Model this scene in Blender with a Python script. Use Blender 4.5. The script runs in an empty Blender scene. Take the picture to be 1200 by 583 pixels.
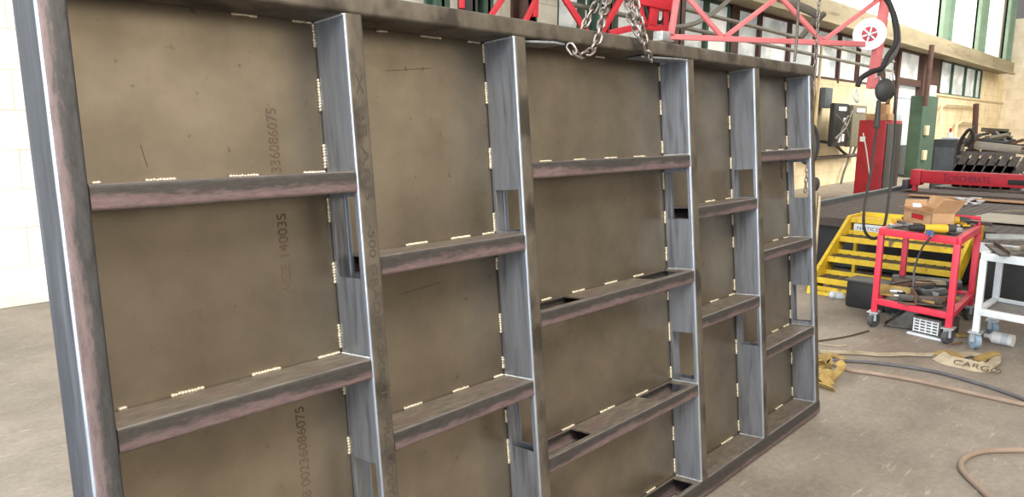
import bpy, bmesh, math, random
from mathutils import Vector, Matrix
random.seed(7)
S = bpy.context.scene
C = S.collection
# ---------------------------------------------------------------- camera model (solved from the photograph)
F = 887.6; CX, CY = 600.0, 291.5; H = 1.4978
M = Matrix(((0.671240811802823, -0.11569622520836208, 0.7321544618745576),
            (-0.741171708556026, -0.11810456801459257, 0.6608447695565333),
            (0.01001354115327029, -0.9862381530272607, -0.16502737502290135)))
CAM = Vector((0, 0, H))
def ray(x, y): return M @ Vector(((x-CX)/F, (y-CY)/F, 1.0))
def fl(x, y, z=0.0):
    d = ray(x, y); return CAM + d*((z-H)/d.z)
def aY(x, y, Y):
    d = ray(x, y); return CAM + d*(Y/d.y)
def aX(x, y, X):
    d = ray(x, y); return CAM + d*(X/d.x)
def aZ(x, y, depth): return CAM + ray(x, y)*depth
# panel frame: origin = top of the plate; local x along the panel, y away from the viewer, z up
LEAN = math.atan2(0.0936794, 0.9956024)
PH = 1.734
PO = Vector((0.44028, 1.61066, 1.72658)) + Vector((0, 0.0936794, 0.9956024))*(-PH) + Vector((0, 0, .0008))
PM = Matrix.Translation(PO) @ Matrix.Rotation(-LEAN, 4, 'X')
PMI = PM.inverted()
def PL(x, y, w=0.0):
    """point in panel coordinates on the plane w metres in front of the plate"""
    o = PMI @ CAM; d = (PMI.to_3x3() @ ray(x, y)); s = (-w - o.y)/d.y
    return o + d*s
cam = bpy.data.cameras.new('camera'); co = bpy.data.objects.new('camera', cam); C.objects.link(co)
cam.sensor_width = 36; cam.lens = F/1200*36; cam.clip_start = .02; cam.clip_end = 300
R3 = Matrix((M.col[0], -M.col[1], -M.col[2])).transposed()
co.matrix_world = Matrix.Translation(CAM) @ R3.to_4x4()
S.camera = co
# ---------------------------------------------------------------- materials
MATS = {}
def rgb(r, g, b):
    f = lambda c: (c/255/12.92) if c/255 <= .04045 else ((c/255+.055)/1.055)**2.4
    return (f(r), f(g), f(b), 1)
def mat(name, c1, c2=None, rough=.6, metal=0.0, scale=8, stretch=(1, 1, 1), c3=None, bump=0.0, thr=(.35, .65), c3thr=(.6, .7), c3scale=3, rough2=None, emit=0, alpha=None, trans=0):
    m = bpy.data.materials.new(name); m.use_nodes = True; N = m.node_tree.nodes; L = m.node_tree.links
    b = N['Principled BSDF']; b.inputs['Roughness'].default_value = rough; b.inputs['Metallic'].default_value = metal
    c1 = rgb(*c1)
    b.inputs['Base Color'].default_value = c1
    if emit:
        b.inputs['Emission Color'].default_value = c1; b.inputs['Emission Strength'].default_value = emit
    if trans: b.inputs['Transmission Weight'].default_value = trans
    if c2:
        c2 = rgb(*c2)
        tc = N.new('ShaderNodeTexCoord'); mp = N.new('ShaderNodeMapping'); mp.inputs['Scale'].default_value = stretch
        L.new(tc.outputs['Object'], mp.inputs['Vector'])
        n = N.new('ShaderNodeTexNoise'); n.inputs['Scale'].default_value = scale; n.inputs['Detail'].default_value = 8; n.inputs['Roughness'].default_value = .65
        L.new(mp.outputs[0], n.inputs['Vector'])
        r = N.new('ShaderNodeValToRGB'); r.color_ramp.elements[0].position = thr[0]; r.color_ramp.elements[1].position = thr[1]
        r.color_ramp.elements[0].color = c1; r.color_ramp.elements[1].color = c2
        L.new(n.outputs['Fac'], r.inputs[0]); out = r.outputs[0]
        if c3:
            n2 = N.new('ShaderNodeTexNoise'); n2.inputs['Scale'].default_value = c3scale; n2.inputs['Detail'].default_value = 6
            L.new(mp.outputs[0], n2.inputs['Vector'])
            r2 = N.new('ShaderNodeValToRGB'); r2.color_ramp.elements[0].position = c3thr[0]; r2.color_ramp.elements[1].position = c3thr[1]
            L.new(n2.outputs['Fac'], r2.inputs[0])
            mx = N.new('ShaderNodeMixRGB'); mx.inputs[2].default_value = rgb(*c3)
            L.new(r2.outputs[0], mx.inputs[0]); L.new(out, mx.inputs[1]); out = mx.outputs[0]
        L.new(out, b.inputs['Base Color'])
        if emit: L.new(out, b.inputs['Emission Color'])
        if rough2 is not None:
            mr = N.new('ShaderNodeMapRange'); mr.inputs[3].default_value = rough; mr.inputs[4].default_value = rough2
            mr.inputs[1].default_value = .3; mr.inputs[2].default_value = .7
            L.new(n.outputs['Fac'], mr.inputs[0]); L.new(mr.outputs[0], b.inputs['Roughness'])
        if bump:
            bp = N.new('ShaderNodeBump'); bp.inputs['Strength'].default_value = bump; bp.inputs['Distance'].default_value = .002
            L.new(n.outputs['Fac'], bp.inputs['Height']); L.new(bp.outputs[0], b.inputs['Normal'])
    MATS[name] = m; return m
def block_mat(name, c1, c2, mortar, bw, bh, axis='x'):
    m = mat(name, c1, rough=.7); N = m.node_tree.nodes; L = m.node_tree.links; b = N['Principled BSDF']
    tc = N.new('ShaderNodeTexCoord'); sp = N.new('ShaderNodeSeparateXYZ'); cb = N.new('ShaderNodeCombineXYZ')
    L.new(tc.outputs['Object'], sp.inputs[0]); L.new(sp.outputs[0 if axis == 'x' else 1], cb.inputs[0]); L.new(sp.outputs[2], cb.inputs[1])
    br = N.new('ShaderNodeTexBrick'); br.inputs['Scale'].default_value = 1; br.inputs['Mortar Size'].default_value = .006
    br.inputs['Brick Width'].default_value = bw; br.inputs['Row Height'].default_value = bh; br.inputs['Mortar Smooth'].default_value = .3
    br.inputs['Color1'].default_value = rgb(*c1); br.inputs['Color2'].default_value = rgb(*c2); br.inputs['Mortar'].default_value = rgb(*mortar)
    L.new(cb.outputs[0], br.inputs['Vector'])
    n = N.new('ShaderNodeTexNoise'); n.inputs['Scale'].default_value = 2.5; n.inputs['Detail'].default_value = 8; L.new(tc.outputs['Object'], n.inputs['Vector'])
    r = N.new('ShaderNodeValToRGB'); r.color_ramp.elements[0].position = .3; r.color_ramp.elements[1].position = .6
    r.color_ramp.elements[0].color = (.82, .78, .72, 1); r.color_ramp.elements[1].color = (1, 1, 1, 1); L.new(n.outputs['Fac'], r.inputs[0])
    mx = N.new('ShaderNodeMixRGB'); mx.blend_type = 'MULTIPLY'; mx.inputs[0].default_value = 1
    L.new(br.outputs['Color'], mx.inputs[1]); L.new(r.outputs[0], mx.inputs[2]); L.new(mx.outputs[0], b.inputs['Base Color'])
    return m
mat('plate', (150, 140, 124), (108, 99, 87), rough=.27, metal=.72, scale=2.4, thr=(.3, .72), c3=(104, 92, 76), c3scale=38, c3thr=(.66, .76), rough2=.38)
mat('mill_v', (136, 140, 148), (156, 160, 168), rough=.36, metal=.6, scale=7, stretch=(5, 5, .5), c3=(104, 104, 110), c3scale=9, c3thr=(.5, .75), bump=.06)
mat('mill_dark', (86, 80, 73), (112, 104, 93), rough=.5, metal=.45, scale=14, stretch=(1, 1, .7), c3=(66, 60, 54), c3scale=9, c3thr=(.5, .62), bump=.1)
mat('mill_h', (132, 123, 112), (94, 87, 80), rough=.5, metal=.3, scale=16, stretch=(1.2, 4, 4), c3=(118, 100, 99), c3scale=5, c3thr=(.52, .7), bump=.35, thr=(.34, .66))
mat('mill_side', (62, 65, 73), (42, 44, 50), rough=.6, metal=.25, scale=10, stretch=(5, 5, .6), c3=(86, 88, 96), c3scale=3, c3thr=(.5, .7), bump=.15)
mat('edge_highlight', (176, 182, 192), (146, 152, 162), rough=.3, metal=.6, scale=12, stretch=(4, 4, .6))  # highlight along the posts' left-front corners, painted into the colour
mat('mill_edge', (132, 124, 118), (100, 93, 90), rough=.4, metal=.4, scale=12, stretch=(1, 5, 5))
mat('inner_dark', (58, 56, 54), (74, 72, 70), rough=.5, metal=.5, scale=20)
mat('weld', (225, 215, 190), (190, 182, 165), rough=.3, metal=.5, scale=60)
mat('chain_steel', (165, 155, 150), (112, 102, 98), rough=.35, metal=.8, scale=40)
mat('galv', (205, 210, 212), (170, 176, 180), rough=.35, metal=.6, scale=20)
mat('stencil', (68, 61, 55), rough=.8)
mat('dot_ink', (92, 74, 62), rough=.8)
mat('pink_red', (238, 140, 144), (228, 122, 128), rough=.55, scale=5)
mat('red', (206, 34, 52), (182, 30, 44), rough=.5, scale=5)
mat('cart_red', (222, 52, 78), (196, 44, 66), rough=.45, scale=6)
mat('cabinet_red', (190, 36, 48), (160, 30, 40), rough=.5, scale=3)
mat('yellow', (232, 200, 48), (206, 170, 40), rough=.55, scale=9, c3=(120, 100, 60), c3scale=12, c3thr=(.62, .72))
mat('grating', (104, 94, 74), (76, 68, 56), rough=.8, scale=60)
mat('black', (24, 24, 26), (34, 34, 36), rough=.55, scale=6)
mat('rubber', (34, 32, 34), rough=.6)
mat('dark_grey', (66, 68, 70), (54, 56, 58), rough=.5, scale=6)
mat('grey_blue', (96, 104, 110), (80, 88, 94), rough=.5, scale=6)
mat('white_paint', (226, 232, 238), (204, 212, 220), rough=.45, scale=9)
mat('white', (244, 246, 246), rough=.45)
mat('cardboard', (198, 160, 122), (178, 138, 100), rough=.85, scale=8)
mat('card_in', (168, 128, 92), rough=.9)
mat('green', (66, 94, 78), (52, 78, 66), rough=.6, scale=3)
mat('green_light', (140, 162, 142), (118, 144, 124), rough=.6, scale=2)
mat('brown_steel', (88, 60, 52), (70, 50, 44), rough=.7, scale=6)
mat('beam_tan', (164, 153, 126), (138, 128, 104), rough=.8, scale=1.2, stretch=(.3, 1, 2), c3=(116, 102, 80), c3scale=3, c3thr=(.6, .75))
mat('tabletop', (84, 72, 67), (62, 54, 50), rough=.75, scale=14, stretch=(5, .4, 1), c3=(128, 118, 108), c3scale=7, c3thr=(.62, .72))
mat('sheet_steel', (168, 160, 144), (148, 140, 124), rough=.5, metal=.3, scale=3)
mat('strap', (176, 150, 92), (136, 112, 64), rough=.9, scale=14)
mat('strap_pale', (188, 176, 154), (150, 138, 118), rough=.9, scale=10)
mat('hose_tan', (160, 140, 124), (142, 122, 108), rough=.6, scale=8)
mat('hose_grey', (104, 102, 106), (86, 84, 88), rough=.55, scale=8)
mat('cord_brown', (84, 64, 52), rough=.7)
mat('mixed_steel', (110, 102, 96), (72, 66, 62), rough=.5, metal=.5, scale=12)
mat('rust', (128, 92, 70), (92, 66, 52), rough=.8, scale=14)
mat('yellow_plastic', (222, 180, 48), rough=.5)
mat('caster_blue', (150, 172, 192), (130, 152, 174), rough=.5, scale=10)
mat('caster_grey', (78, 78, 82), rough=.6)
mat('blue_scrap', (70, 96, 140), rough=.6)
mat('olive_case', (124, 120, 100), (104, 100, 84), rough=.7, scale=10)
mat('sticker', (214, 218, 226), rough=.5)
mat('sticker_ink', (90, 96, 130), rough=.6)
mat('dark_red_ink', (120, 24, 60), rough=.6)
mat('pipe_grey', (120, 118, 108), (96, 94, 86), rough=.6, scale=5)
mat('cream_paint', (226, 212, 178), (206, 190, 156), rough=.7, scale=4)
mat('sky_pane', (250, 250, 246), rough=.5, emit=1.4)
mat('frost_pane', (196, 204, 204), (166, 174, 176), rough=.4, scale=1.6, emit=.36, stretch=(1, 1, 1.5), c3=(236, 238, 236), c3scale=1.1, c3thr=(.45, .6))
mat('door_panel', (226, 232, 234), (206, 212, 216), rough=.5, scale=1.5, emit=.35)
block_mat('block_cream', (240, 224, 188), (236, 219, 182), (204, 184, 148), .62, .31)
block_mat('block_white', (244, 243, 236), (238, 236, 228), (200, 196, 184), .62, .31)
block_mat('block_far', (242, 230, 206), (238, 226, 202), (214, 200, 174), .8, .45, 'y')
def band_mat(name, axis, w, split, low, high, along):
    '''rolled tube face: one mill tone along one edge, another along the other, with a ragged speckled border'''
    m = mat(name, low, rough=.5, metal=.3); N = m.node_tree.nodes; L = m.node_tree.links; b = N['Principled BSDF']
    tc = N.new('ShaderNodeTexCoord'); sp = N.new('ShaderNodeSeparateXYZ'); L.new(tc.outputs['Object'], sp.inputs[0])
    oi = N.new('ShaderNodeObjectInfo'); add = N.new('ShaderNodeVectorMath'); add.operation = 'MULTIPLY_ADD'; add.inputs[1].default_value = along
    off = N.new('ShaderNodeMath'); off.operation = 'MULTIPLY'; off.inputs[1].default_value = 37; L.new(oi.outputs['Random'], off.inputs[0])
    L.new(tc.outputs['Object'], add.inputs[0]); L.new(off.outputs[0], add.inputs[2])
    def noise(sc, det):
        n = N.new('ShaderNodeTexNoise'); n.inputs['Scale'].default_value = sc; n.inputs['Detail'].default_value = det; n.inputs['Roughness'].default_value = .75
        L.new(add.outputs[0], n.inputs['Vector']); return n.outputs['Fac']
    def math_(op, a, c, x=None):
        q = N.new('ShaderNodeMath'); q.operation = op
        for i, v in enumerate((a, c, x)):
            if v is None: continue
            if isinstance(v, (int, float)): q.inputs[i].default_value = v
            else: L.new(v, q.inputs[i])
        return q.outputs[0]
    nlo, nhi = noise(3, 4), noise(28, 6)
    f = math_('DIVIDE', sp.outputs[axis], w)
    f = math_('ADD', f, math_('MULTIPLY', math_('SUBTRACT', nlo, .5), 1.3))
    f = math_('ADD', f, math_('MULTIPLY', math_('SUBTRACT', nhi, .5), 1.1))
    r_ = N.new('ShaderNodeValToRGB'); r_.color_ramp.elements[0].position = split-.12; r_.color_ramp.elements[1].position = split+.12
    r_.color_ramp.elements[0].color = rgb(*low); r_.color_ramp.elements[1].color = rgb(*high); L.new(f, r_.inputs[0])
    r2 = N.new('ShaderNodeValToRGB'); r2.color_ramp.elements[0].position = .36; r2.color_ramp.elements[1].position = .66
    r2.color_ramp.elements[0].color = (.7, .7, .7, 1); r2.color_ramp.elements[1].color = (1.25, 1.25, 1.25, 1); L.new(nhi, r2.inputs[0])
    mx = N.new('ShaderNodeMixRGB'); mx.blend_type = 'MULTIPLY'; mx.inputs[0].default_value = 1; L.new(r_.outputs[0], mx.inputs[1]); L.new(r2.outputs[0], mx.inputs[2])
    L.new(mx.outputs[0], b.inputs['Base Color'])
    bp = N.new('ShaderNodeBump'); bp.inputs['Strength'].default_value = .25; bp.inputs['Distance'].default_value = .002; L.new(nhi, bp.inputs['Height']); L.new(bp.outputs[0], b.inputs['Normal'])
band_mat('mill_front', 2, .0508, .42, (118, 100, 102), (66, 63, 62), (1, 1, 4))
band_mat('mill_left', 0, .0508, .45, (128, 114, 117), (72, 72, 74), (3, 1, .8))
def floor_mat():
    m = mat('concrete', (150, 140, 128), rough=.62); N = m.node_tree.nodes; L = m.node_tree.links; b = N['Principled BSDF']
    tc = N.new('ShaderNodeTexCoord')
    def noise(sc, st, det=8):
        mp = N.new('ShaderNodeMapping'); mp.inputs['Scale'].default_value = st; L.new(tc.outputs['Object'], mp.inputs['Vector'])
        n = N.new('ShaderNodeTexNoise'); n.inputs['Scale'].default_value = sc; n.inputs['Detail'].default_value = det; n.inputs['Roughness'].default_value = .7
        L.new(mp.outputs[0], n.inputs['Vector']); return n
    def ramp(n, p0, p1, a, c):
        r = N.new('ShaderNodeValToRGB'); r.color_ramp.elements[0].position = p0; r.color_ramp.elements[1].position = p1
        r.color_ramp.elements[0].color = a; r.color_ramp.elements[1].color = c; L.new(n.outputs['Fac'], r.inputs[0]); return r
    base = ramp(noise(1.3, (1, 1, 1)), .32, .68, rgb(126, 117, 107), rgb(158, 148, 137))
    scuff = ramp(noise(11, (.4, 2.6, 1), 4), .60, .70, (0, 0, 0, 1), (1, 1, 1, 1))
    grit = ramp(noise(34, (1, 1, 1), 4), .35, .65, (.84, .84, .84, 1), (1.06, 1.06, 1.06, 1))
    stain = ramp(noise(.8, (1, 1.6, 1), 5), .5, .66, (0, 0, 0, 1), (1, 1, 1, 1))
    mx = N.new('ShaderNodeMixRGB'); mx.inputs[2].default_value = rgb(190, 180, 166); L.new(base.outputs[0], mx.inputs[1])
    sm = N.new('ShaderNodeMath'); sm.operation = 'MULTIPLY'; sm.inputs[1].default_value = .7; L.new(scuff.outputs[0], sm.inputs[0]); L.new(sm.outputs[0], mx.inputs[0])
    m2 = N.new('ShaderNodeMixRGB'); m2.inputs[2].default_value = rgb(108, 99, 90); L.new(mx.outputs[0], m2.inputs[1])
    s2 = N.new('ShaderNodeMath'); s2.operation = 'MULTIPLY'; s2.inputs[1].default_value = .5; L.new(stain.outputs[0], s2.inputs[0]); L.new(s2.outputs[0], m2.inputs[0])
    m3 = N.new('ShaderNodeMixRGB'); m3.blend_type = 'MULTIPLY'; m3.inputs[0].default_value = 1; L.new(m2.outputs[0], m3.inputs[1]); L.new(grit.outputs[0], m3.inputs[2])
    L.new(m3.outputs[0], b.inputs['Base Color'])
floor_mat()
# ---------------------------------------------------------------- mesh builders
class MB:
    def __init__(s): s.bm = bmesh.new()
    def box(s, x0, x1, y0, y1, z0, z1, mtx=None, bev=0, mi=0):
        bm = bmesh.new()
        vs = [bm.verts.new((x, y, z)) for x in (x0, x1) for y in (y0, y1) for z in (z0, z1)]
        for f in ((0, 1, 3, 2), (4, 6, 7, 5), (0, 4, 5, 1), (2, 3, 7, 6), (0, 2, 6, 4), (1, 5, 7, 3)): bm.faces.new([vs[i] for i in f])
        if bev: bmesh.ops.bevel(bm, geom=bm.edges[:], offset=bev, segments=2, affect='EDGES', profile=.6)
        return s._add(bm, mtx, mi)
    def _add(s, bm, mtx=None, mi=0):
        if mtx is not None: bm.transform(mtx)
        bmesh.ops.recalc_face_normals(bm, faces=bm.faces[:])
        for f in bm.faces: f.material_index = mi
        me = bpy.data.meshes.new('t'); bm.to_mesh(me); bm.free(); s.bm.from_mesh(me); bpy.data.meshes.remove(me); return s
    def beam(s, p, q, w, h=None, up=(0, 0, 1), bev=0, mi=0):
        """square bar from p to q, w wide, h tall"""
        h = h or w; p = Vector(p); q = Vector(q); d = (q-p); L = d.length; d.normalize(); up = Vector(up)
        sd = d.cross(up)
        if sd.length < 1e-4: sd = d.cross(Vector((0, 1, 0)))
        sd.normalize(); u = sd.cross(d)
        m = Matrix((d, sd, u)).transposed().to_4x4(); m.translation = p
        return s.box(0, L, -w/2, w/2, -h/2, h/2, m, bev, mi)
    def cyl(s, p, q, r, r2=None, n=16, mi=0):
        r2 = r if r2 is None else r2; p = Vector(p); q = Vector(q); d = q-p; L = d.length
        bm = bmesh.new(); bmesh.ops.create_cone(bm, cap_ends=True, segments=n, radius1=r, radius2=r2, depth=L)
        m = Matrix.Translation((p+q)/2) @ d.to_track_quat('Z', 'Y').to_matrix().to_4x4()
        return s._add(bm, m, mi)
    def sphere(s, p, r, sc=(1, 1, 1), n=10, mtx=None, mi=0):
        bm = bmesh.new(); bmesh.ops.create_uvsphere(bm, u_segments=n, v_segments=max(6, n//2+2), radius=r)
        m = Matrix.Translation(p) @ Matrix.Diagonal((*sc, 1)); m = mtx @ m if mtx is not None else m
        return s._add(bm, m, mi)
    def prism(s, pts, vec, mtx=None, mi=0):
        """polygon pts (3-D) pushed along vec"""
        bm = bmesh.new(); a = [bm.verts.new(p) for p in pts]; v = Vector(vec); b = [bm.verts.new(Vector(p)+v) for p in pts]; n = len(pts)
        bm.faces.new(a); bm.faces.new(b[::-1])
        for i in range(n): bm.faces.new((a[i], b[i], b[(i+1) % n], a[(i+1) % n]))
        return s._add(bm, mtx, mi)
    def tube(s, pts, r, n=8, res=6, closed=False, mi=0, flat=None):
        P = smooth(pts, res, closed); bm = bmesh.new(); rings = []; up = None; K = len(P)
        for i, p in enumerate(P):
            a = P[(i-1) % K] if (closed or i) else P[0]; b = P[(i+1) % K] if (closed or i < K-1) else P[-1]
            d = (b-a).normalized()
            if up is None: up = d.orthogonal().normalized() if flat is None else Vector(flat)
            up = (up - d*up.dot(d)).normalized(); sd = d.cross(up)
            if flat is None: rings.append([bm.verts.new(p + (up*math.cos(t)+sd*math.sin(t))*r) for t in [2*math.pi*k/n for k in range(n)]])
            else:
                w, th = r; rings.append([bm.verts.new(p + up*th*c + sd*w*e) for c, e in ((-1, -1), (-1, 1), (1, 1), (1, -1))])
        m_ = len(rings[0])
        for i in range(K if closed else K-1):
            A = rings[i]; B = rings[(i+1) % K]
            for k in range(m_): bm.faces.new((A[k], A[(k+1) % m_], B[(k+1) % m_], B[k]))
        if not closed: bm.faces.new(rings[0][::-1]); bm.faces.new(rings[-1])
        return s._add(bm, None, mi)
    def build(s, name, m, parent=None, sharp=35):
        me = bpy.data.meshes.new(name); s.bm.to_mesh(me); s.bm.free()
        for x in (m if isinstance(m, (list, tuple)) else [m]): me.materials.append(MATS[x])
        for p in me.polygons: p.use_smooth = True
        me.set_sharp_from_angle(angle=math.radians(sharp))
        o = bpy.data.objects.new(name, me); C.objects.link(o)
        if parent is not None: o.parent = parent
        return o
def smooth(pts, res=6, closed=False):
    P = [Vector(p) for p in pts]
    if res <= 1 or len(P) < 3: return P
    out = []; n = len(P)
    for i in range(n if closed else n-1):
        g = lambda k: P[k % n] if closed else P[max(0, min(n-1, k))]
        a, b, c, d = g(i-1), g(i), g(i+1), g(i+2)
        for k in range(res):
            t = k/res; out.append(.5*((2*b)+(c-a)*t+(2*a-5*b+4*c-d)*t*t+(3*b-a-3*c+d)*t**3))
    if not closed: out.append(P[-1])
    return out
def tag(o, label, cat, group=None, kind=None):
    o['label'] = label; o['category'] = cat
    if group: o['group'] = group
    if kind: o['kind'] = kind
    return o
def thing(name, loc, label, cat, group=None, rz=0.0, mtx=None):
    o = bpy.data.objects.new(name, None); C.objects.link(o); o.empty_display_size = .1
    if mtx is not None: o.matrix_world = mtx
    else: o.location = loc; o.rotation_euler = (0, 0, rz)
    return tag(o, label, cat, group)
def struct(name, mb, m):
    o = mb.build(name, m); o['kind'] = 'structure'; return o
def text(name, s, size, origin, right, up, m, parent=None, ext=.0004, bold=0.0, sx=1.0):
    cu = bpy.data.curves.new(name, 'FONT'); cu.body = s; cu.size = size; cu.extrude = ext; cu.offset = bold
    t = bpy.data.objects.new(name, cu); C.objects.link(t); dg = bpy.context.evaluated_depsgraph_get()
    me = bpy.data.meshes.new_from_object(t.evaluated_get(dg)); bpy.data.objects.remove(t)
    r = Vector(right).normalized(); u = Vector(up); u = (u-r*u.dot(r)).normalized(); n = r.cross(u)
    mm = Matrix((r*sx, u, n)).transposed().to_4x4(); mm.translation = Vector(origin); me.transform(mm)
    me.materials.clear(); me.materials.append(MATS[m])
    o = bpy.data.objects.new(name, me); C.objects.link(o)
    if parent is not None: o.parent = parent
    return o

# ================================================================ STEEL PANEL FRAME
W = .0508; D = .127; RAD = .0085; TH = .0055
U = {0: 0.0, 2: .627, 3: 1.205, 4: 2.183, 5: 2.764, 6: 3.390}
V = dict(a=.358, b=.806, c=1.262, d=.564, e=1.003, bot=1.664)
Zt = {k: PH-v for k, v in V.items()}
PW = U[6]+W
panel = thing('steel_wall_panel', None, 'large welded steel wall panel of square tubes and plate standing on the concrete floor', 'steel panel', mtx=PM)
b = MB(); b.box(0.004, PW-.004, .0, .0063, .008, PH+.046)
plate = b.build('back_plate', 'plate', panel)
def cshape(front=True, m=.02):
    """half of the tube's rounded section, (across, depth) with depth measured from its outer face"""
    o = [(0, m)]
    for i in range(6): t = math.pi/2*i/5; o.append((RAD-RAD*math.cos(t), RAD-RAD*math.sin(t)))
    for i in range(6): t = math.pi/2*i/5; o.append((W-RAD+RAD*math.sin(t), RAD-RAD*math.cos(t)))
    o.append((W, m)); o.append((W-TH, m))
    ri = RAD-TH
    for i in range(4): t = math.pi/2*i/3; o.append((W-RAD+ri*math.cos(t), RAD-ri*math.sin(t)))
    for i in range(4): t = math.pi/2*i/3; o.append((RAD-ri*math.sin(t), RAD-ri*math.cos(t)))
    o.append((TH, m))
    return o
def dedupe(p):
    q = []
    for a in p:
        if not q or (abs(a[0]-q[-1][0])+abs(a[1]-q[-1][1])) > 1e-5: q.append(a)
    return q
FM, BM = .020, .016
def post(x0, z0, z1, wins, mats):
    b = MB(); f = dedupe(cshape(m=FM)); k = dedupe(cshape(m=BM))
    b.prism([(x0+p[0], -D+p[1], z0) for p in f], (0, 0, z1-z0))
    b.prism([(x0+p[0], -p[1], z0) for p in k], (0, 0, z1-z0))
    zs = [z0]
    for a, c in sorted(wins): zs += [a, c]
    zs.append(z1)
    for a, c in zip(zs[::2], zs[1::2]):
        for xa in (x0, x0+W-TH): b.box(xa, xa+TH, -D+FM, -BM, a, c)
    # front flat painted in shade, darker than door-lit webs; left-front corner a painted highlight
    for fc in b.bm.faces:
        c = fc.calc_center_median()
        if abs(fc.normal.y) > .8 and c.y < -D+.002: fc.material_index = 1
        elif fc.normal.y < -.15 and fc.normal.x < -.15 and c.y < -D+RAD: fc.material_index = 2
    return b.build('post', mats, panel)
def rail(name, x0, x1, zbase, cuts, h=W, setb=0.0, m=('mill_h',)):
    """horizontal tube; cuts = [(xa, xb)] rectangular openings through its top and bottom walls"""
    z0 = 0.0; b = MB(); f = dedupe(cshape(m=FM)); k = dedupe(cshape(m=BM)); s = h/W
    b.prism([(x0, -D+setb+p[1], z0+p[0]*s) for p in f], (x1-x0, 0, 0))
    b.prism([(x0, -p[1], z0+p[0]*s) for p in k], (x1-x0, 0, 0))
    xs = [x0]
    for a, c in sorted(cuts): xs += [a, c]
    xs.append(x1)
    for a, c in zip(xs[::2], xs[1::2]):
        for za in (z0, z0+h-TH): b.box(a, c, -D+FM+setb, -BM, za, za+TH)
    if len(m) > 1:
        for fc in b.bm.faces:
            if fc.normal.y < -.8: fc.material_index = 1
            elif fc.normal.y < -.1 and abs(fc.normal.z) > .1 and fc.calc_center_median().y < -D+setb+RAD: fc.material_index = 2
    o = b.build(name, list(m), panel); o.location = (0, 0, zbase); return o
def zp(i, y, w=.06): return PL(*wx(i, y), w).z
def zat(xp, yp): return PL(xp, yp, 0).z
def zfront(i, y):
    # z on post i's left front edge at image row y
    lo, hi = 0.0, PH
    for _ in range(40):
        m = (lo+hi)/2; q = PM @ Vector((U[i]+.009, -D, m)); c = M.transposed() @ (q-CAM); yy = CY+F*c.y/c.z
        if yy > y: lo = m
        else: hi = m
    return (lo+hi)/2
wins = {2: [(zfront(2, 327), Zt['a']-W-.010), (.12, zfront(2, 545))],
        3: [(Zt['d']+.006, zfront(3, 222)), (zfront(3, 531), Zt['e']-W-.008)],
        4: [(zfront(4, 257), Zt['a']-W-.016), (Zt['c']+.016, zfront(4, 391))],
        5: [(Zt['d']+.004, zfront(5, 198)), (zfront(5, 406), Zt['e']-W-.008)],
        6: [(zfront(6, 232), Zt['a']-W-.015), (Zt['c']+.018, zfront(6, 335))]}
post(U[0], 0, PH+W, [], ['mill_side', 'mill_left', 'edge_highlight'])
posts = {}
for i in (2, 3, 4, 5, 6): posts[i] = post(U[i], .070, PH, wins[i], ['mill_v', 'mill_dark', 'edge_highlight'])
rail('top_rail', U[0]+W, PW, PH, [], m=('mill_dark',))
rail('bottom_rail', U[0]+W, PW, 0, [(U[4]-.27, U[4]-.03)], h=.070, m=('mill_h', 'mill_front', 'mill_edge'))
bays = {1: (0, 2, 'ab', ), 2: (2, 3, 'de'), 3: (3, 4, 'abc'), 4: (4, 5, 'de'), 5: (5, 6, 'abc')}
bays[1] = (0, 2, 'abc')
for k, (l, r, lv) in bays.items():
    for c in lv:
        xa, xb = U[l]+W+.001, U[r]-.001; cuts = []
        if k == 3 and c in 'bc': cuts = [(xa+.012, xa+.25), (xb-.26, xb-.03)]
        rail('cross_rail', xa, xb, Zt[c]-W, cuts, setb=.004, m=('mill_h', 'mill_front', 'mill_edge'))
# weld beads
def bead(p, q, r=.0042, parent=panel):
    p = Vector(p); q = Vector(q); L = (q-p).length; n = max(3, int(L/.0065)); b = MB(); d = (q-p)/n
    rot = (q-p).to_track_quat('X', 'Z').to_matrix().to_4x4()
    for i in range(n):
        c = p + d*(i+.5) + Vector((random.uniform(-.0006, .0006), 0, random.uniform(-.0006, .0006)))
        b.sphere((0, 0, 0), r*random.uniform(.9, 1.12), (1.25, 1, 1), 8, Matrix.Translation(c) @ rot)
    return b.build('weld_bead', 'weld', parent)
VB = {2: [(28, 56), (93, 131), (170, 198), (232, 260), (308, 332), (380, 408), (452, 462), (512, 532)],
      3: [(52, 74), (97, 122), (174, 198), (250, 272), (302, 316), (368, 390), (418, 432), (480, 495), (515, 543)],
      4: [(78, 95), (118, 135), (166, 180), (202, 222), (248, 262), (290, 306), (342, 352), (378, 400), (430, 443), (500, 516), (538, 554)],
      5: [(87, 103), (136, 152), (185, 198), (222, 234), (252, 264), (278, 290), (328, 340), (398, 415), (450, 465), (493, 505)],
      6: [(96, 106), (126, 139), (160, 172), (190, 202), (224, 240), (263, 276), (300, 305), (331, 346), (364, 373), (413, 427), (454, 464)]}
def zback(i, y):
    lo, hi = -.2, PH+.1
    for _ in range(40):
        m = (lo+hi)/2; q = PM @ Vector((U[i], 0, m)); c = M.transposed() @ (q-CAM); yy = CY+F*c.y/c.z
        if yy > y: lo = m
        else: hi = m
    return (lo+hi)/2
for i, L in VB.items():
    for y0, y1 in L: bead((U[i]-.002, -.0035, zback(i, y0)), (U[i]-.002, -.0035, zback(i, y1)), .0042 if i < 5 else .0046)
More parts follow.
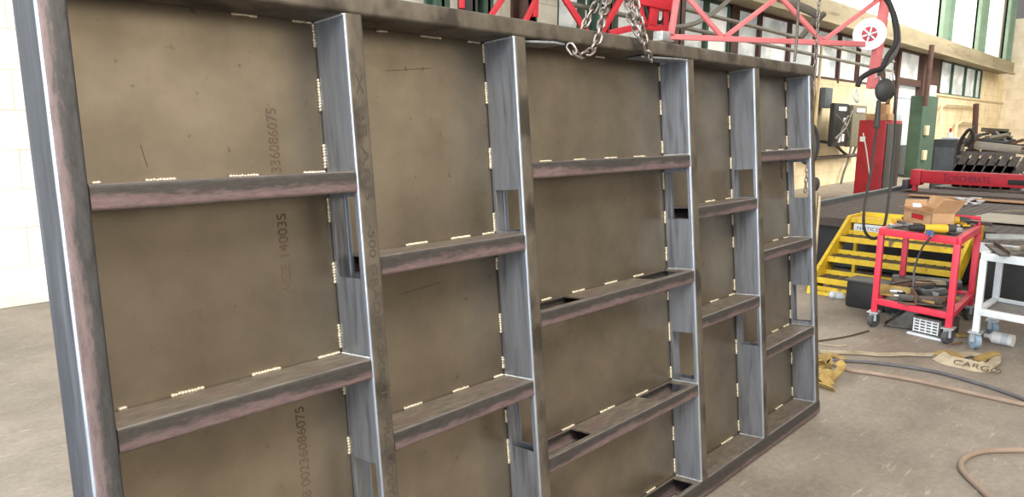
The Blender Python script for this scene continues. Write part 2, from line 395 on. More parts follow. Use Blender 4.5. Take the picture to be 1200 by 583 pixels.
HB = {(1, 'a'): [(108, 116), (170, 205), (268, 302), (355, 384)], (1, 'b'): [(139, 147), (200, 238), (295, 328), (372, 398)],
      (2, 'd'): [(475, 500), (528, 550), (565, 582)], (2, 'e'): [(473, 494), (530, 548), (578, 590)],
      (3, 'a'): [(632, 645), (672, 685), (708, 722), (742, 755)], (3, 'b'): [(634, 645), (670, 684), (708, 722), (742, 753)],
      (3, 'c'): [(658, 672), (703, 719), (745, 758)], (4, 'd'): [(826, 837), (850, 858)], (4, 'e'): [(832, 841), (854, 862)],
      (5, 'a'): [(897, 903), (912, 917)], (5, 'b'): [(905, 911), (918, 924)], (5, 'c'): [(904, 911), (918, 924)],
      (5, 'bot'): [(908, 916)], (4, 'bot'): [(845, 858)], (3, 'bot'): [(757, 767)]}
def xback(z, x):
    lo, hi = -.2, 4.0
    for _ in range(40):
        m = (lo+hi)/2; q = PM @ Vector((m, 0, z)); c = M.transposed() @ (q-CAM); xx = CX+F*c.x/c.z
        if xx < x: lo = m
        else: hi = m
    return (lo+hi)/2
for (k, c), L in HB.items():
    z = (Zt[c] if c != 'bot' else .070) + .0018
    for x0, x1 in L:
        l, r, _ = bays[k]; xa = max(xback(z, x0), U[l]+W+.003); xb = min(xback(z, x1), U[r]-.004)
        if xb-xa > .01: bead((xa, -.003, z), (xb, -.003, z))
for x0, x1 in [(270, 300), (342, 365), (440, 453), (492, 516), (548, 562), (697, 708)]:
    z = PH-.0018; bead((xback(z, x0), -.003, z), (xback(z, x1), -.003, z), .0036)
# continuous seams where the rails meet the next post, and under the top rail
def seam(p, q, r=.0030):
    p = Vector(p); q = Vector(q); n = int((q-p).length/.006); b = MB()
    for i in range(n+1): b.sphere(p+(q-p)*i/n, r*random.uniform(.85, 1.15), n=6)
    return b.build('weld_seam', 'galv', panel)
for k, (l, r, lv) in bays.items():
    for c in lv:
        if c == 'a' and k == 1: continue
        if c == 'd': continue
        seam((U[r]-.002, -.01, Zt[c]+.001), (U[r]-.002, -D+.01, Zt[c]+.001))
for i in (2, 3, 4, 5, 6):
    seam((U[i]-.001, -.01, PH-.002), (U[i]-.001, -D+.008, PH-.002))
    seam((U[i]-.002, -.01, .071), (U[i]-.002, -D+.008, .071))
# lifting lugs under the top rail
def lug(x0, x1):
    b = MB(); z = PH-.010
    b.prism([(x0, -.05, z), (x0, -.105, z), (x1-.06, -.140, z), (x1, -.132, z), (x1-.03, -.06, z)], (0, 0, .006))
    o = b.build('lifting_lug', 'mill_v', panel); o['label'] = 'bright bare steel lifting lug'; return o
lug(U[3]+W+.004, PL(664, 50, .14).x)
lug(PL(762, 70, .14).x, U[4]-.004)
# mill stencils
pt = PM
def stencil_line(s, px0, py0, px1, py1, size, w, m, name='stencil_text', parent=plate, ext=.0003, left=True):
    a = PL(px0, py0, w); c = PL(px1, py1, w); r = (c-a); r.x = 0; r.y = 0; r.normalize()
    L = abs(c.z-a.z)
    up = Vector((-1, 0, 0)) if r.z > 0 else Vector((1, 0, 0))
    o = text(name, s, size, (0, 0, 0), r, up, m, parent, ext)
    zs = [v.co.z for v in o.data.vertices]; span = max(zs)-min(zs); k = L/span
    for v in o.data.vertices: v.co.z *= k
    o.data.transform(Matrix.Translation((a.x, -w, a.z)))
    return o
stencil_line('336086075', 330, 203, 323, 128, .036, .0008, 'dot_ink')
stencil_line('ACE 14003S', 343, 342, 336, 250, .034, .0008, 'dot_ink')
stencil_line('68 00236086075', 366, 590, 352, 478, .034, .0008, 'dot_ink')
o = stencil_line('-500 GRADE B 2X5X1/4 PROUDLY M', 436, 262, 464, 600, .030, D+.0004, 'stencil', parent=posts[2])
o2 = stencil_line('X BF ABB', 421, 85, 433, 235, .028, D+.0004, 'stencil', parent=posts[2])
for oo in (o, o2):
    mx_ = min(v.co.x for v in oo.data.vertices); Mx = max(v.co.x for v in oo.data.vertices)
    for v in oo.data.vertices: v.co.x = U[2]+.017+(v.co.x-mx_)/(Mx-mx_)*.019
stencil_line('GRADE', 917, 210, 920, 170, .03, .0008, 'dot_ink')
# scribed marks on the plates
b = MB()
for x0, y0, x1, y1 in [(452, 83, 505, 80), (165, 170, 173, 196), (382, 440, 408, 470), (470, 345, 520, 330)]:
    p = PL(x0, y0, .0006); q = PL(x1, y1, .0006); b.beam(p, q, .0016, .0005, up=(0, 1, 0))
b.build('scribe_mark', 'dot_ink', plate)

# ================================================================ CHAINS
def link_mesh(L=.047, Wd=.031, r=.0044):
    b = MB(); pts = []; a = (L-Wd)/2; R = Wd/2-r
    for i in range(9): t = -math.pi/2+math.pi*i/8; pts.append((a+R*math.cos(t), R*math.sin(t), 0))
    for i in range(9): t = math.pi/2+math.pi*i/8; pts.append((-a+R*math.cos(t), R*math.sin(t), 0))
    b.tube(pts, r, 8, 1, True); o = b.build('chain_link', 'chain_steel', None, 80); me = o.data; bpy.data.objects.remove(o); return me
LM = link_mesh()
def chain(name, strands, label, group, me=LM, pitch=.0295, part='chain_link'):
    base = strands[0][0]
    t = thing(name, base, label, 'chain', group)
    for st in strands:
        P = smooth(st, 12); acc = 0; k = 0; out = [P[0]]
        for i in range(1, len(P)):
            seg = (P[i]-P[i-1]).length
            while acc+seg >= pitch:
                f = (pitch-acc)/seg; q = P[i-1].lerp(P[i], f); out.append(q); P[i-1] = q; seg = (P[i]-q).length; acc = 0
            acc += seg
        for k in range(len(out)-1):
            c = (out[k]+out[k+1])/2; d = (out[k+1]-out[k]).normalized()
            side = d.cross(Vector((.3, 1, .2))).normalized(); nrm = d.cross(side)
            if k % 2: side, nrm = nrm, -side
            m = Matrix((d, side, nrm)).transposed().to_4x4(); m.translation = c
            m = m @ Matrix.Rotation(random.uniform(-.25, .25)+.5, 4, 'X')
            o = bpy.data.objects.new(part, me); C.objects.link(o); o.parent = t; o.matrix_local = Matrix.Translation(-Vector(base)) @ m
    return t
def pw(x, y, w): return PM @ PL(x, y, w)
chain('lifting_chain', [[pw(667, 53, .135), pw(671, 60, .145), pw(679, 66, .15), pw(690, 62, .155), pw(698, 53, .16), pw(703, 38, .16), pw(706, 20, .15), pw(711, 2, .13), pw(716, -20, .10), pw(722, -60, .07), pw(728, -105, .05)],
                        [pw(681, 40, -.025), pw(686, 28, -.015), pw(694, 14, .0), pw(701, 0, .03), pw(709, -20, .07), pw(718, -60, .05), pw(727, -105, .04)]],
      'steel lifting chain hooked to the left lug and looping over the top rail', 'lifting chains on the top rail')
chain('lifting_chain', [[pw(763, 70, .14), pw(760, 66, .15), pw(757, 55, .16), pw(754, 40, .155), pw(750, 24, .15), pw(746, 8, .14), pw(742, -20, .12), pw(737, -60, .08), pw(732, -105, .06)],
                        [pw(752, 50, .165), pw(747, 36, .16), pw(740, 26, .14), pw(738, 12, .12), pw(734, -4, .10), pw(733, -20, .10), pw(731, -60, .07), pw(730, -105, .05)]],
      'steel lifting chain hooked to the right lug beside the red bracket', 'lifting chains on the top rail')

# ================================================================ SETTING
b = MB(); b.box(-9, 41.5, -12, 9, -.1, 0); struct('floor', b, 'concrete')
b = MB(); b.box(-9, 8.6, 6.88, 6.95, 0, .26, bev=.01); struct('baseboard_left', b, 'block_white')
WY = 6.95; SILL = 2.53; LB = 3.75; LTp = 4.2; TOP = 9.0
b = MB(); b.box(-9, 8.6, WY, WY+.25, 0, LB); struct('wall_back_left', b, 'block_white')
b = MB(); b.box(8.6, 24.5, WY, WY+.25, 0, SILL); b.box(27.9, 40.5, WY, WY+.25, 0, SILL); b.box(36.0, 40.5, WY, WY+.25, SILL, LB); struct('wall_back', b, 'block_cream')
b = MB(); b.box(40.5, 40.8, -12, WY+.25, 0, 6.2); struct('wall_far', b, 'block_far')
b = MB(); b.box(8.6, 24.5, WY+.02, WY+.2, SILL, SILL+.06); b.box(27.9, 40.5, WY-.05, WY+.2, SILL, SILL+.07); struct('trim_1', b, 'cream_paint')
b = MB(); b.box(-9, 39.0, WY-.55, WY+.3, LB, LTp, bev=.02); b.box(-9, 39.0, WY-.62, WY-.5, LB-.05, LB+.03); struct('trim_2', b, 'beam_tan')
# far clerestory glazing above the ledge
n = 1
xs = [-9, 4, 12, 20, 28.9, 34.2, 39]
for a, c in zip(xs, xs[1:]):
    b = MB(); b.box(a+.1, c-.1, WY+.1, WY+.13, LTp+.1, TOP-.1); 
    f = MB(); f.box(a, c, WY+.05, WY+.18, LTp, LTp+.1); f.box(a, c, WY+.05, WY+.18, TOP-.1, TOP); f.box(a, a+.1, WY+.05, WY+.18, LTp, TOP); f.box(c-.1, c, WY+.05, WY+.18, LTp, TOP)
    fo = struct('window_%d' % n, f, 'cream_paint'); b.build('pane', 'sky_pane', fo); n += 1
# band of lower windows between sill and ledge
for a, c, ms in [(8.6, 10.9, (9.2, 10.05)), (11.25, 13.9, (12.1, 12.95)), (14.2, 18.2, (15.2, 16.7)), (18.3, 21.2, (19.8,)), (21.3, 24.5, (23.0,)), (29.6, 36.0, (31.2, 33.2, 35)), ]:
    f = MB(); f.box(a, c, WY+.02, WY+.16, SILL+.06, SILL+.12); f.box(a, c, WY+.02, WY+.16, LB-.06, LB); f.box(a, a+.06, WY+.02, WY+.16, SILL, LB); f.box(c-.06, c, WY+.02, WY+.16, SILL, LB)
    for m_ in ms: f.box(m_-.05, m_+.05, WY+.0, WY+.16, SILL, LB)
    fo = struct('window_%d' % n, f, 'green' if a > 25 or a < 12 else 'brown_steel'); n += 1
    b = MB(); b.box(a+.05, c-.05, WY+.08, WY+.1, SILL+.1, LB-.05); b.build('pane', 'frost_pane', fo)
b = MB()
for a, c in ((10.9, 11.25), (13.9, 14.2), (18.2, 18.3), (21.2, 21.3)): b.box(a, c, WY+.0, WY+.2, SILL, LB)
b.box(27.9, 29.6, WY+.05, WY+.2, SILL, LB)
struct('trim_3', b, 'brown_steel')
# doorway with white door, brown jambs
b = MB(); b.box(24.5, 24.7, WY-.05, WY+.25, 0, LB); b.box(27.0, 27.9, WY-.1, WY+.25, 0, LB); b.box(24.7, 27.0, WY-.05, WY+.25, 2.72, 2.92); b.box(24.7, 27.0, WY-.05, WY+.25, LB-.06, LB); fo = struct('door_1', b, 'brown_steel')
b = MB(); b.box(24.7, 27.0, WY+.08, WY+.1, 2.92, LB-.06); b.build('transom_pane', 'frost_pane', fo)
b = MB(); b.box(24.7, 27.0, WY+.1, WY+.15, .9, 2.72)
for x in (25.4, 26.1): b.box(x-.015, x+.015, WY+.08, WY+.1, .9, 2.72)
b.box(24.7, 27.0, WY+.05, WY+.1, 2.35, 2.4); b.build('door_leaf', 'door_panel', fo)
b = MB(); b.box(24.7, 27.0, WY+.06, WY+.14, 0, .9); b.build('kick_panel', 'grey_blue', fo)

# green steel columns above the ledge
def column(x, w, z0, z1, y, label, m='green_light', grp=None):
    t = thing('steel_column', (x, y, z0), label, 'column', grp)
    b = MB(); b.box(-w/2, w/2, -.03, .03, 0, z1-z0)   # web
    b.box(-w/2, -w/2+.06, -.15, .03, 0, z1-z0); b.box(w/2-.06, w/2, -.15, .03, 0, z1-z0); b.build('flange_section', m, t)
    b = MB(); b.box(-w/2-.1, w/2+.1, -.24, .03, 0, .05); b.build('base_plate', m, t)
    return t
for x, lab in ((29.0, 'pale green column on the ledge nearest the doorway'), (34.2, 'pale green column standing on the ledge in the middle of three'), (39.6, 'pale green column at the far right end of the ledge')):
    column(x, 1.3, LTp+.002, TOP, WY-.05, lab, grp='green columns above the ledge')
# green lower column beside the doorway
t = thing('green_column', (25.0, 6.1, 0), 'dark green steel column beside the white doorway', 'column')
a = aY(1083, 112, 6.1); c = aY(1100, 115, 6.1)
t.location = (a.x, 6.1, 0)
b = MB(); w_ = c.x-a.x; b.box(0, w_, 0, .35, 0, a.z, bev=.02); b.build('column_shaft', 'green', t)
for py in (153, 182):
    q = aY(1081, py, 6.1); b = MB(); b.box(.3, .62, -.08, 0, q.z-.14, q.z+.14, bev=.02); b.build('switch_box', 'cream_paint', t)
tag(MB().box(0, .5, -.2, 0, 0, .32, Matrix.Translation((a.x+1.0, 6.35, a.z+.01)), .02).build('junction_box', 'white'), 'small white box on top of the dark green column', 'box')
# brown stanchion pipe
tag(MB().cyl((a.x-.2, 6.0, a.z-.3), (a.x-.1, 6.0, LB), .07).build('drain_pipe', 'brown_steel'), 'brown pipe running down to the dark green column', 'pipe')

# pipes along the windows and conduit
def pipe(name, pts, r, m, label, res=1):
    return tag(MB().tube(pts, r, 10, res).build(name, m), label, 'pipe')
pipe('wall_pipe', [(8, WY-.62, 3.32), (22, WY-.62, 3.16)], .035, 'pipe_grey', 'upper thin grey pipe running across the windows above the panel')
pipe('wall_pipe', [(8, WY-.62, 3.02), (22, WY-.62, 2.92)], .035, 'pipe_grey', 'lower thin grey pipe running across the windows above the panel')
pipe('curved_duct', [aY(772, 32, 5.6), aY(800, 31, 5.6), aY(822, 24, 5.6), aY(845, 8, 5.6), aY(866, -12, 5.6)], .035, 'pipe_grey', 'grey green bent pipe rising behind the pink truss', 6)
qa = aY(968, 40, WY-.06)
pipe('conduit', [(qa.x-.2, WY-.06, 3.4), (qa.x-.25, WY-.06, 1.4)], .035, 'cream_paint', 'cream conduit running down the block wall behind the hoist chain')
q = aY(965.5, 115, WY-.1)
tag(MB().box(-.24, .24, -.12, .03, -.24, .24, Matrix.Translation((q.x, WY-.1, q.z)), .03).build('switch_box', 'grey_blue'), 'small grey green switch box on the cream conduit', 'box')
# pipe rail along the cream wall
def P7(x, y): return aY(x, y, WY-.12)
pipe('wall_rail', [P7(940, 187), P7(1004, 182)], .05, 'mixed_steel', 'horizontal rusty rail fixed to the cream wall below the tool case')
pipe('hanging_cable', [P7(962, 166), P7(978, 170), P7(990, 180), P7(998, 183), P7(1003, 172)], .035, 'rubber', 'thick black cable drooping below the open tool case', 5)
pipe('hanging_cable', [P7(998, 168), P7(994, 188), P7(988, 205), P7(983, 228)], .03, 'pipe_grey', 'grey cable hanging straight down the cream wall to the cutting table', 5)
pipe('wall_conduit', [aY(1101, 145, 6.8), aY(1103, 125, 6.8), aY(1108, 122, 6.8), aY(1146, 125, 6.8)], .05, 'cream_paint', 'upper bent cream conduit on the wall right of the green column', 1)
pipe('wall_conduit', [aY(1118, 165, 6.8), aY(1121, 146, 6.8), aY(1126, 143, 6.8), aY(1148, 145, 6.8)], .05, 'cream_paint', 'lower bent cream conduit on the wall right of the green column', 1)
pipe('brown_post', [aY(1144, 122, 6.4), aY(1141, 180, 6.4)], .1, 'brown_steel', 'short dark post against the cream wall behind the scrap pile')

# open tool case on the wall
a = aY(972, 128, 6.6); c = aY(1003, 165, 6.6)
t = thing('tool_case', (a.x, 6.6, c.z-.12), 'open black tool case hanging on the cream block wall', 'tool case')
w_ = (aY(988, 150, 6.6).x-a.x); h_ = 1.02
b = MB(); b.box(0, w_, -.12, 0, 0, h_, bev=.05); b.build('case_shell', 'black', t)
b = MB(); b.box(w_+.03, w_+.03+1.05, -.2, 0, -.02, h_-.02, bev=.06); b.build('case_lid', 'olive_case', t)
for x0 in (.25, w_+.25):
    b = MB(); b.box(x0, x0+.5, -.14, -.12 if x0 < w_ else -.2, h_-.18, h_-.08, bev=.01)
    if x0 > w_: b = MB(); b.box(x0, x0+.6, -.22, -.2, h_-.2, h_-.1, bev=.008)
    b.build('handle', 'white', t)
for x0, z0 in ((.3, .1), (.55, .12), (.6, .5)): MB().box(x0, x0+.16, -.15, -.12, z0, z0+.18, bev=.01).build('cable_end', 'white', t)
b = MB(); b.tube([(-.1, -.2, .75), (.4, -.25, .5), (.9, -.2, .2)], .02, 6); b.tube([(-.05, -.2, .2), (.45, -.25, .45), (.95, -.2, .85)], .02, 6); b.tube([(.1, -.2, .1), (.5, -.25, .7), (.9, -.2, .6)], .02, 6)
b.build('loose_cord', 'pipe_grey', t)

# coil of cable and hoist control on hook near the panel edge
q = aZ(948, 168, 7.0)
t = thing('cable_coil', q, 'grey cable coil hanging beside the right edge of the steel panel', 'cable coil')
for k in range(3):
    pts = [Vector((.02*k, 0, 0))+M.col[0]*(.085*math.cos(a_)+.01*k)-M.col[1]*(.19*math.sin(a_)) + Vector((0, .03*k, 0)) for a_ in [2*math.pi*j/14 for j in range(14)]]
    MB().tube(pts, .014, 8, 4, True).build('cable_loop', ('rubber', 'grey_blue', 'pipe_grey')[k], t)

# red cabinet, boxes on top
a = aX(1007, 141, 16.0); e = aX(1038, 144, 16.0)
ang = 0.12
t = thing('red_cabinet', (16.0, a.y, 0), 'tall red steel cabinet standing against the cream block wall', 'cabinet')
hh = a.z; wd = a.y-e.y
b = MB(); b.box(0, 1.1, -wd, 0, 0, hh, bev=.015); b.build('cabinet_body', 'cabinet_red', t)
b = MB(); b.box(.08, .55, -wd-.02, -wd, .1, hh-.06, bev=.008); b.build('door', 'dark_grey', t)
b = MB(); b.box(.6, 1.05, -wd-.02, -wd, .1, hh-.06, bev=.008); b.build('door', 'black', t)
b = MB(); b.tube([(-.02, -.1, hh-.25), (-.04, -.2, hh-.6), (-.03, -.3, .5)], .012, 6); b.box(-.03, -.01, -.15, -.05, hh-.42, hh-.32); b.build('hanging_tag', 'white', t)
def crate(loc, s, m, label, rz=0):
    t = thing('box', loc, label, 'box', rz=rz); x, y, z = s
    MB().box(0, x, -y, 0, 0, z, bev=.006).build('box_body', m, t)
    MB().box(-.002, x+.002, -y*.55, -y*.45, z*.1, z+.002).build('tape_strip', 'card_in', t)
    return t
crate((16.05, a.y-.1, hh), (.35, wd*.85, .13), 'cardboard', 'flat brown carton lying on top of the red cabinet')
crate((16.1, a.y-wd*.62, hh+.13), (.25, wd*.3, .2), 'cardboard', 'small brown carton stacked on the flat carton over the red cabinet')
crate((16.45, a.y-wd*.7, hh), (.3, wd*.25, .1), 'card_in', 'little tan box at the right end of the red cabinet top')

# ================================================================ HOIST AND BOOM
def bar(b, p, q, r): b.beam(p, q, r, r)
z0 = 2.4
A = fl(783, 43, z0); B = fl(1014, 52, z0); dirv = (B-A).normalized(); perp = dirv.cross(Vector((0, 0, 1))).normalized()
t = thing('pink_boom', A, 'pink red latticed boom carrying the white wire spool above the panel', 'boom')
def bl(pts, r, name, m='pink_red', off=0.0):
    b = MB()
    for p, q in zip(pts, pts[1:]): b.beam(p-A+perp*off, q-A+perp*off, r, r, bev=.004)
    return b.build(name, m, t)
def along(px, py):
    # point of the boom's own vertical plane seen at this pixel
    d = ray(px, py); n_ = perp; s = (A-CAM).dot(n_)/d.dot(n_); return CAM+d*s
bl([along(783, 43), along(1014, 52)], .055, 'bottom_chord')
bl([along(797, -28), along(786, 43)], .055, 'upright')
for p, q in (((803, -6), (846, 43)), ((850, 43), (912, -4)), ((914, -4), (962, 47)), ((966, 47), (1029, 0))):
    bl([along(*p), along(*q)], .045, 'diagonal')
bl([along(797, -28), along(905, -5), along(1032, -3)], .055, 'top_chord')
bl([along(1037, -10), along(1019, 104)], .085, 'upright', off=.03)
b = MB(); b.box(-.12, .12, -.06, .06, -.06, .04, Matrix.Translation(along(778, 42)-A), .01); b.build('end_bracket', 'galv', t)
# wire spool
sp = along(1019, 40)
t2 = thing('wire_spool', sp, 'white round wire spool mounted at the tip of the pink boom', 'spool')
fw = -(ray(1019, 40)).normalized()
b = MB(); 
def disc(b, c, r0, r1, th, n=40):
    s_ = fw.orthogonal().normalized(); u_ = fw.cross(s_); bm = bmesh.new(); R = []
    for r, h in ((r0, 0), (r1, 0), (r1, th), (r0, th)): R.append([bm.verts.new(c+(s_*math.cos(k*2*math.pi/n)+u_*math.sin(k*2*math.pi/n))*r+fw*h) for k in range(n)])
    for j in range(4):
        for k in range(n): bm.faces.new((R[j][k], R[j][(k+1) % n], R[(j+1) % 4][(k+1) % n], R[(j+1) % 4][k]))
    b._add(bm); return b
O = Vector((0, 0, 0)); rs = 18.2/F*(M.transposed() @ (sp-CAM)).z
disc(b, O+fw*.06, rs*.46, rs, .012); b.build('spool_flange', 'white', t2)
disc(MB(), O-fw*.02, rs*.42, rs, .012).build('spool_flange', 'white', t2)
disc(MB(), O-fw*.008, rs*.4, rs*.75, .068).build('wound_wire', 'galv', t2)
disc(MB(), O+fw*.05, rs*.14, rs*.47, .02).build('hub', 'cart_red', t2)
b = MB()
for k in range(6):
    a_ = k*math.pi/3; vx = fw.orthogonal().normalized(); vy = fw.cross(vx); dd = vx*math.cos(a_)+vy*math.sin(a_); b.beam(fw*.075+dd*rs*.15, fw*.075+dd*rs*.45, .018, .008, up=fw)
b.build('hub_spokes', 'galv', t2)
MB().cyl(O-fw*.03, O+fw*.1, rs*.12).build('axle', 'galv', t2)
# red lattice boom to the left, with its trolley bracket
z0 = 2.55
A2 = fl(745, 34, z0); perp2 = perp
t = thing('red_boom', A2, 'red latticed boom with a trolley bracket behind the lifting chains', 'boom')
def al2(px, py):
    d = ray(px, py); s = (A2-CAM).dot(perp)/d.dot(perp); return CAM+d*s
def bl2(p, q, r, name): b = MB(); b.beam(al2(*p)-A2, al2(*q)-A2, r, r, bev=.004); return b.build(name, 'red', t)
for p, q in (((608, -30), (574, 20)), ((640, -25), (613, 30)), ((650, -20), (690, 42)), ((738, -20), (703, 42))): bl2(p, q, .062, 'diagonal')
bl2((541, -20), (541, 10), .06, 'upright'); bl2((628, -20), (627, 20), .06, 'upright')
bl2((714, 39), (758, 29), .07, 'bottom_chord')
bl2((560, -25), (780, -20), .07, 'top_chord')
# trolley bracket
for p, q, r, nm in (((742, -4), (788, 6), .16, 'bracket_plate'), ((766, 0), (763, 30), .1, 'bracket_post'), ((781, 4), (779, 32), .06, 'bracket_post'), ((754, 30), (784, 36), .07, 'bracket_foot'), ((748, 2), (756, 30), .045, 'bracket_post')):
    bl2(p, q, r, nm)
b = MB(); b.tube([al2(760, 2)-A2, al2(765, 20)-A2, al2(774, 26)-A2, al2(780, 18)-A2], .02, 8); b.tube([al2(757, 6)-A2, al2(762, 26)-A2, al2(772, 32)-A2], .02, 8); b.build('supply_cable', 'rubber', t)
# brown and green uprights seen over the rail at left
for px, r, m, lab in ((613, .12, 'brown_steel', 'dark brown upright column against the windows left of the chains'), (618, .07, 'green', 'thin green upright beside the dark brown column'), (791, .14, 'brown_steel', 'brown upright column behind the pink boom end'),
                      (512, .1, 'green', 'green upright farthest left above the top rail'), (548, .06, 'dark_grey', 'thin dark grey upright above the second bay'), (566, .07, 'green', 'green upright above the second bay post'), (699, .09, 'green', 'dark green upright behind the left lifting chain'), (709, .05, 'brown_steel', 'thin brown upright just right of the left lifting chain')):
    q = aY(px, 20, 6.3); b = MB(); b.box(-r, r, -.1, -.06, 0, LB+.3); b.box(-r, r, .06, .1, 0, LB+.3); b.box(-.02, .02, -.1, .1, 0, LB+.3)
    o = b.build('upright_column', m); o.location = (q.x, 6.3, 0); tag(o, lab, 'column')

# hoist chain hanging
def small_link():
    o = None; return link_mesh(.062, .032, .0055)
SL = small_link()
zc = 6.4
top = aZ(961, -12, zc); bot = aZ(947, 232, zc)
bot = Vector((top.x, top.y, bot.z))
chain('hoist_chain', [[top, (top+bot)/2+Vector((0.01, 0.0, 0)), bot]], 'long thin chain hanging straight down beside the panel edge', None, SL, .044)
# pale strips hanging at the right edge of the panel
t = thing('hanging_strip', aZ(953, 262, 6.4), 'pale yellow hanging strips just behind the right edge of the panel', 'strip')
for k, px in enumerate((953, 957.5, 961)):
    b = MB(); a = aZ(px, 222+k*4, 6.4); 
    b.box(-.012, .012, -.006, .006, -.52, 0, Matrix.Translation(a-t.location)); b.build('strip', ('cream_paint', 'strap_pale', 'cream_paint')[k], t)
MB().sphere((0, 0, 0), .05, (1, .6, 1.2), 12, Matrix.Translation(aZ(956, 216, 6.4)-t.location)).build('clamp', 'dark_grey', t)

# balancer and pendant
zb = 7.6
q = aZ(1037, 106, zb)
t = thing('tool_balancer', q, 'dark grey oval hoist balancer hanging from the pink boom tip', 'balancer')
b = MB(); b.sphere((0, 0, 0), .1, (1.0, .55, 1.18), 24, Matrix.Rotation(-.83, 4, 'Z')); b.build('housing', 'dark_grey', t)
def rel(px, py, z=zb): return aZ(px, py, z)-q
for p, q_ in (((1026, 92), (1031, 88)), ((1034, 91), (1038, 86)), ((1043, 92), (1047, 88))):
    MB().tube([rel(*p), rel((p[0]+q_[0])/2, q_[1]-3), rel(*q_), rel(q_[0]+1, q_[1]+6)], .012, 8).build('shackle', 'galv', t)
MB().cyl(rel(1034, 80), rel(1034, 92), .025).build('eye_swivel', 'rust', t)
MB().cyl(rel(1030, 118), rel(1027, 150), .022, .03).build('cable_grip', 'dark_grey', t)
MB().cyl(rel(1041, 116), rel(1040, 122), .02).build('hook_pin', 'rust', t)
tag(MB().tube([aZ(x, y, zb-1.75*min(1, max(0, (y-110)/150))) for x, y in ((1028, 148), (1024, 175), (1020, 205), (1014, 235), (1012, 258), (1014, 272), (1022, 280), (1031, 276), (1037, 262), (1042, 230), (1046, 190), (1049, 150), (1049, 110))], .011, 8).build('pendant_cable', 'rubber'),
    'black pendant cable hanging in a long loop in front of the yellow steps', 'cable')
tag(MB().tube([aZ(*p, 7.3) for p in ((1029, -12), (1043, 6), (1050, 35), (1049, 52), (1040, 66), (1033, 80), (1022, 84), (1009, 92), (1005, 101))], .026, 8).build('supply_hose', 'rubber'), 'thick dark hose curling down the right side of the boom to the hook', 'hose')
tag(MB().tube([aZ(*p, 7.4) for p in ((1035, -12), (1049, 20), (1053, 48), (1048, 64), (1036, 78), (1030, 88))], .022, 8).build('supply_hose', 'hose_grey'), 'grey hose curving beside the boom tip down to the balancer', 'hose')
t = thing('snap_hook', aZ(1004, 112, 7.2), 'pale snap hook hanging open at the end of the dark hose', 'hook')
MB().tube([aZ(*p, 7.2)-t.location for p in ((1003, 104), (1001, 111), (1003, 119), (1006, 118), (1006, 111), (1004, 104))], .010, 8).build('hook_body', 'galv', t)
tag(MB().tube([aZ(936, -6, 5.0), aZ(934, 40, 5.0), aZ(931, 72, 5.0)], .010, 8).build('hanging_rod', 'mixed_steel'), 'thin rusty rod standing behind the right end of the top rail', 'rod')
tag(MB().tube([aZ(910, -4, 9), aZ(948, 12, 9), aZ(962, 20, 9)], .05, 8, 1).tube([aZ(966, 16, 9), aZ(950, 30, 9), aZ(938, 45, 9)], .035, 8, 1).build('bracing_pipe', 'pipe_grey'), 'grey brown bracing pipes crossing behind the boom near the hoist chain', 'pipe')

# ================================================================ CUTTING TABLE, GANTRY, STEPS
TT = .55
t = thing('cutting_table', (7.3, 1.33, 0), 'long dark slatted plasma cutting table behind the red cart', 'cutting table')
ox, oy = 7.3, 1.33
def tb(x0, x1, y0, y1, z0_, z1_, name, m, bev=0):
    return MB().box(x0-ox, x1-ox, y0-oy, y1-oy, z0_, z1_, bev=bev).build(name, m, t)
b = MB(); pts = [(7.3, -2.2), (13.0, -2.2), (13.0, 3.3), (8.05, 3.3), (8.05, 1.30), (7.3, 1.30)]
b.prism([(x-ox, y-oy, TT-.09) for x, y in pts], (0, 0, .085)); b.build('slat_bed', 'tabletop', t)
tb(8.05, 13.0, 3.3, 3.37, TT-.1, TT+.05, 'side_rail', 'grey_blue')
tb(7.26, 7.3, -2.2, 1.30, TT-.09, TT-.01, 'edge_lip', 'white_paint')
tb(7.4, 12.8, -2.1, 1.25, .03, TT-.09, 'water_tank', 'black')
tb(8.15, 12.8, 1.25, 3.2, .03, TT-.09, 'water_tank', 'black')
b = MB()
for i in range(46):
    y = 3.25-i*.08
    b.box((8.07 if y > 1.25 else 7.32)-ox, 12.9-ox, y-oy-.003, y-oy+.003, TT-.006, TT-.002)
b.build('slats', 'tabletop', t)
for x0, y0, x1, y1, lab in ((8.7, -1.0, 9.5, 1.75, 'wide pale steel sheet lying on the cutting table nearest the red cart'),):
    tag(MB().prism([(x0, y0, TT+.014), (x1, y0, TT+.014), (x1+.1, y1-.1, TT+.014), (x0, y1, TT+.014)], (0, 0, .006)).build('steel_sheet', 'sheet_steel'), lab, 'sheet')
tag(MB().prism([(11.0, -1.0, TT+.014), (11.5, -1.0, TT+.014), (11.4, 2.9, TT+.014), (11.2, 2.9, TT+.014)], (0, 0, .01)).build('steel_sheet', 'card_in'), 'long tan strip lying across the cutting table below the red gantry', 'sheet')
tag(MB().beam((9.7, 1.6, TT+.026), (11.0, .9, TT+.026), .02, .02).build('steel_bar', 'sheet_steel'), 'thin bar lying diagonally on the cutting table', 'bar')
b = MB()
for i in range(26):
    p = fl(random.uniform(1118, 1150), random.uniform(232, 240), TT+.02)
    b.box(-.04, .04, -.02, .02, 0, .012, Matrix.Translation(p) @ Matrix.Rotation(random.uniform(0, 3), 4, 'Z'))
tag(b.build('slag_chips', 'white_paint'), 'pale slag chips scattered on the dark cutting table slats', 'slag', kind='stuff')
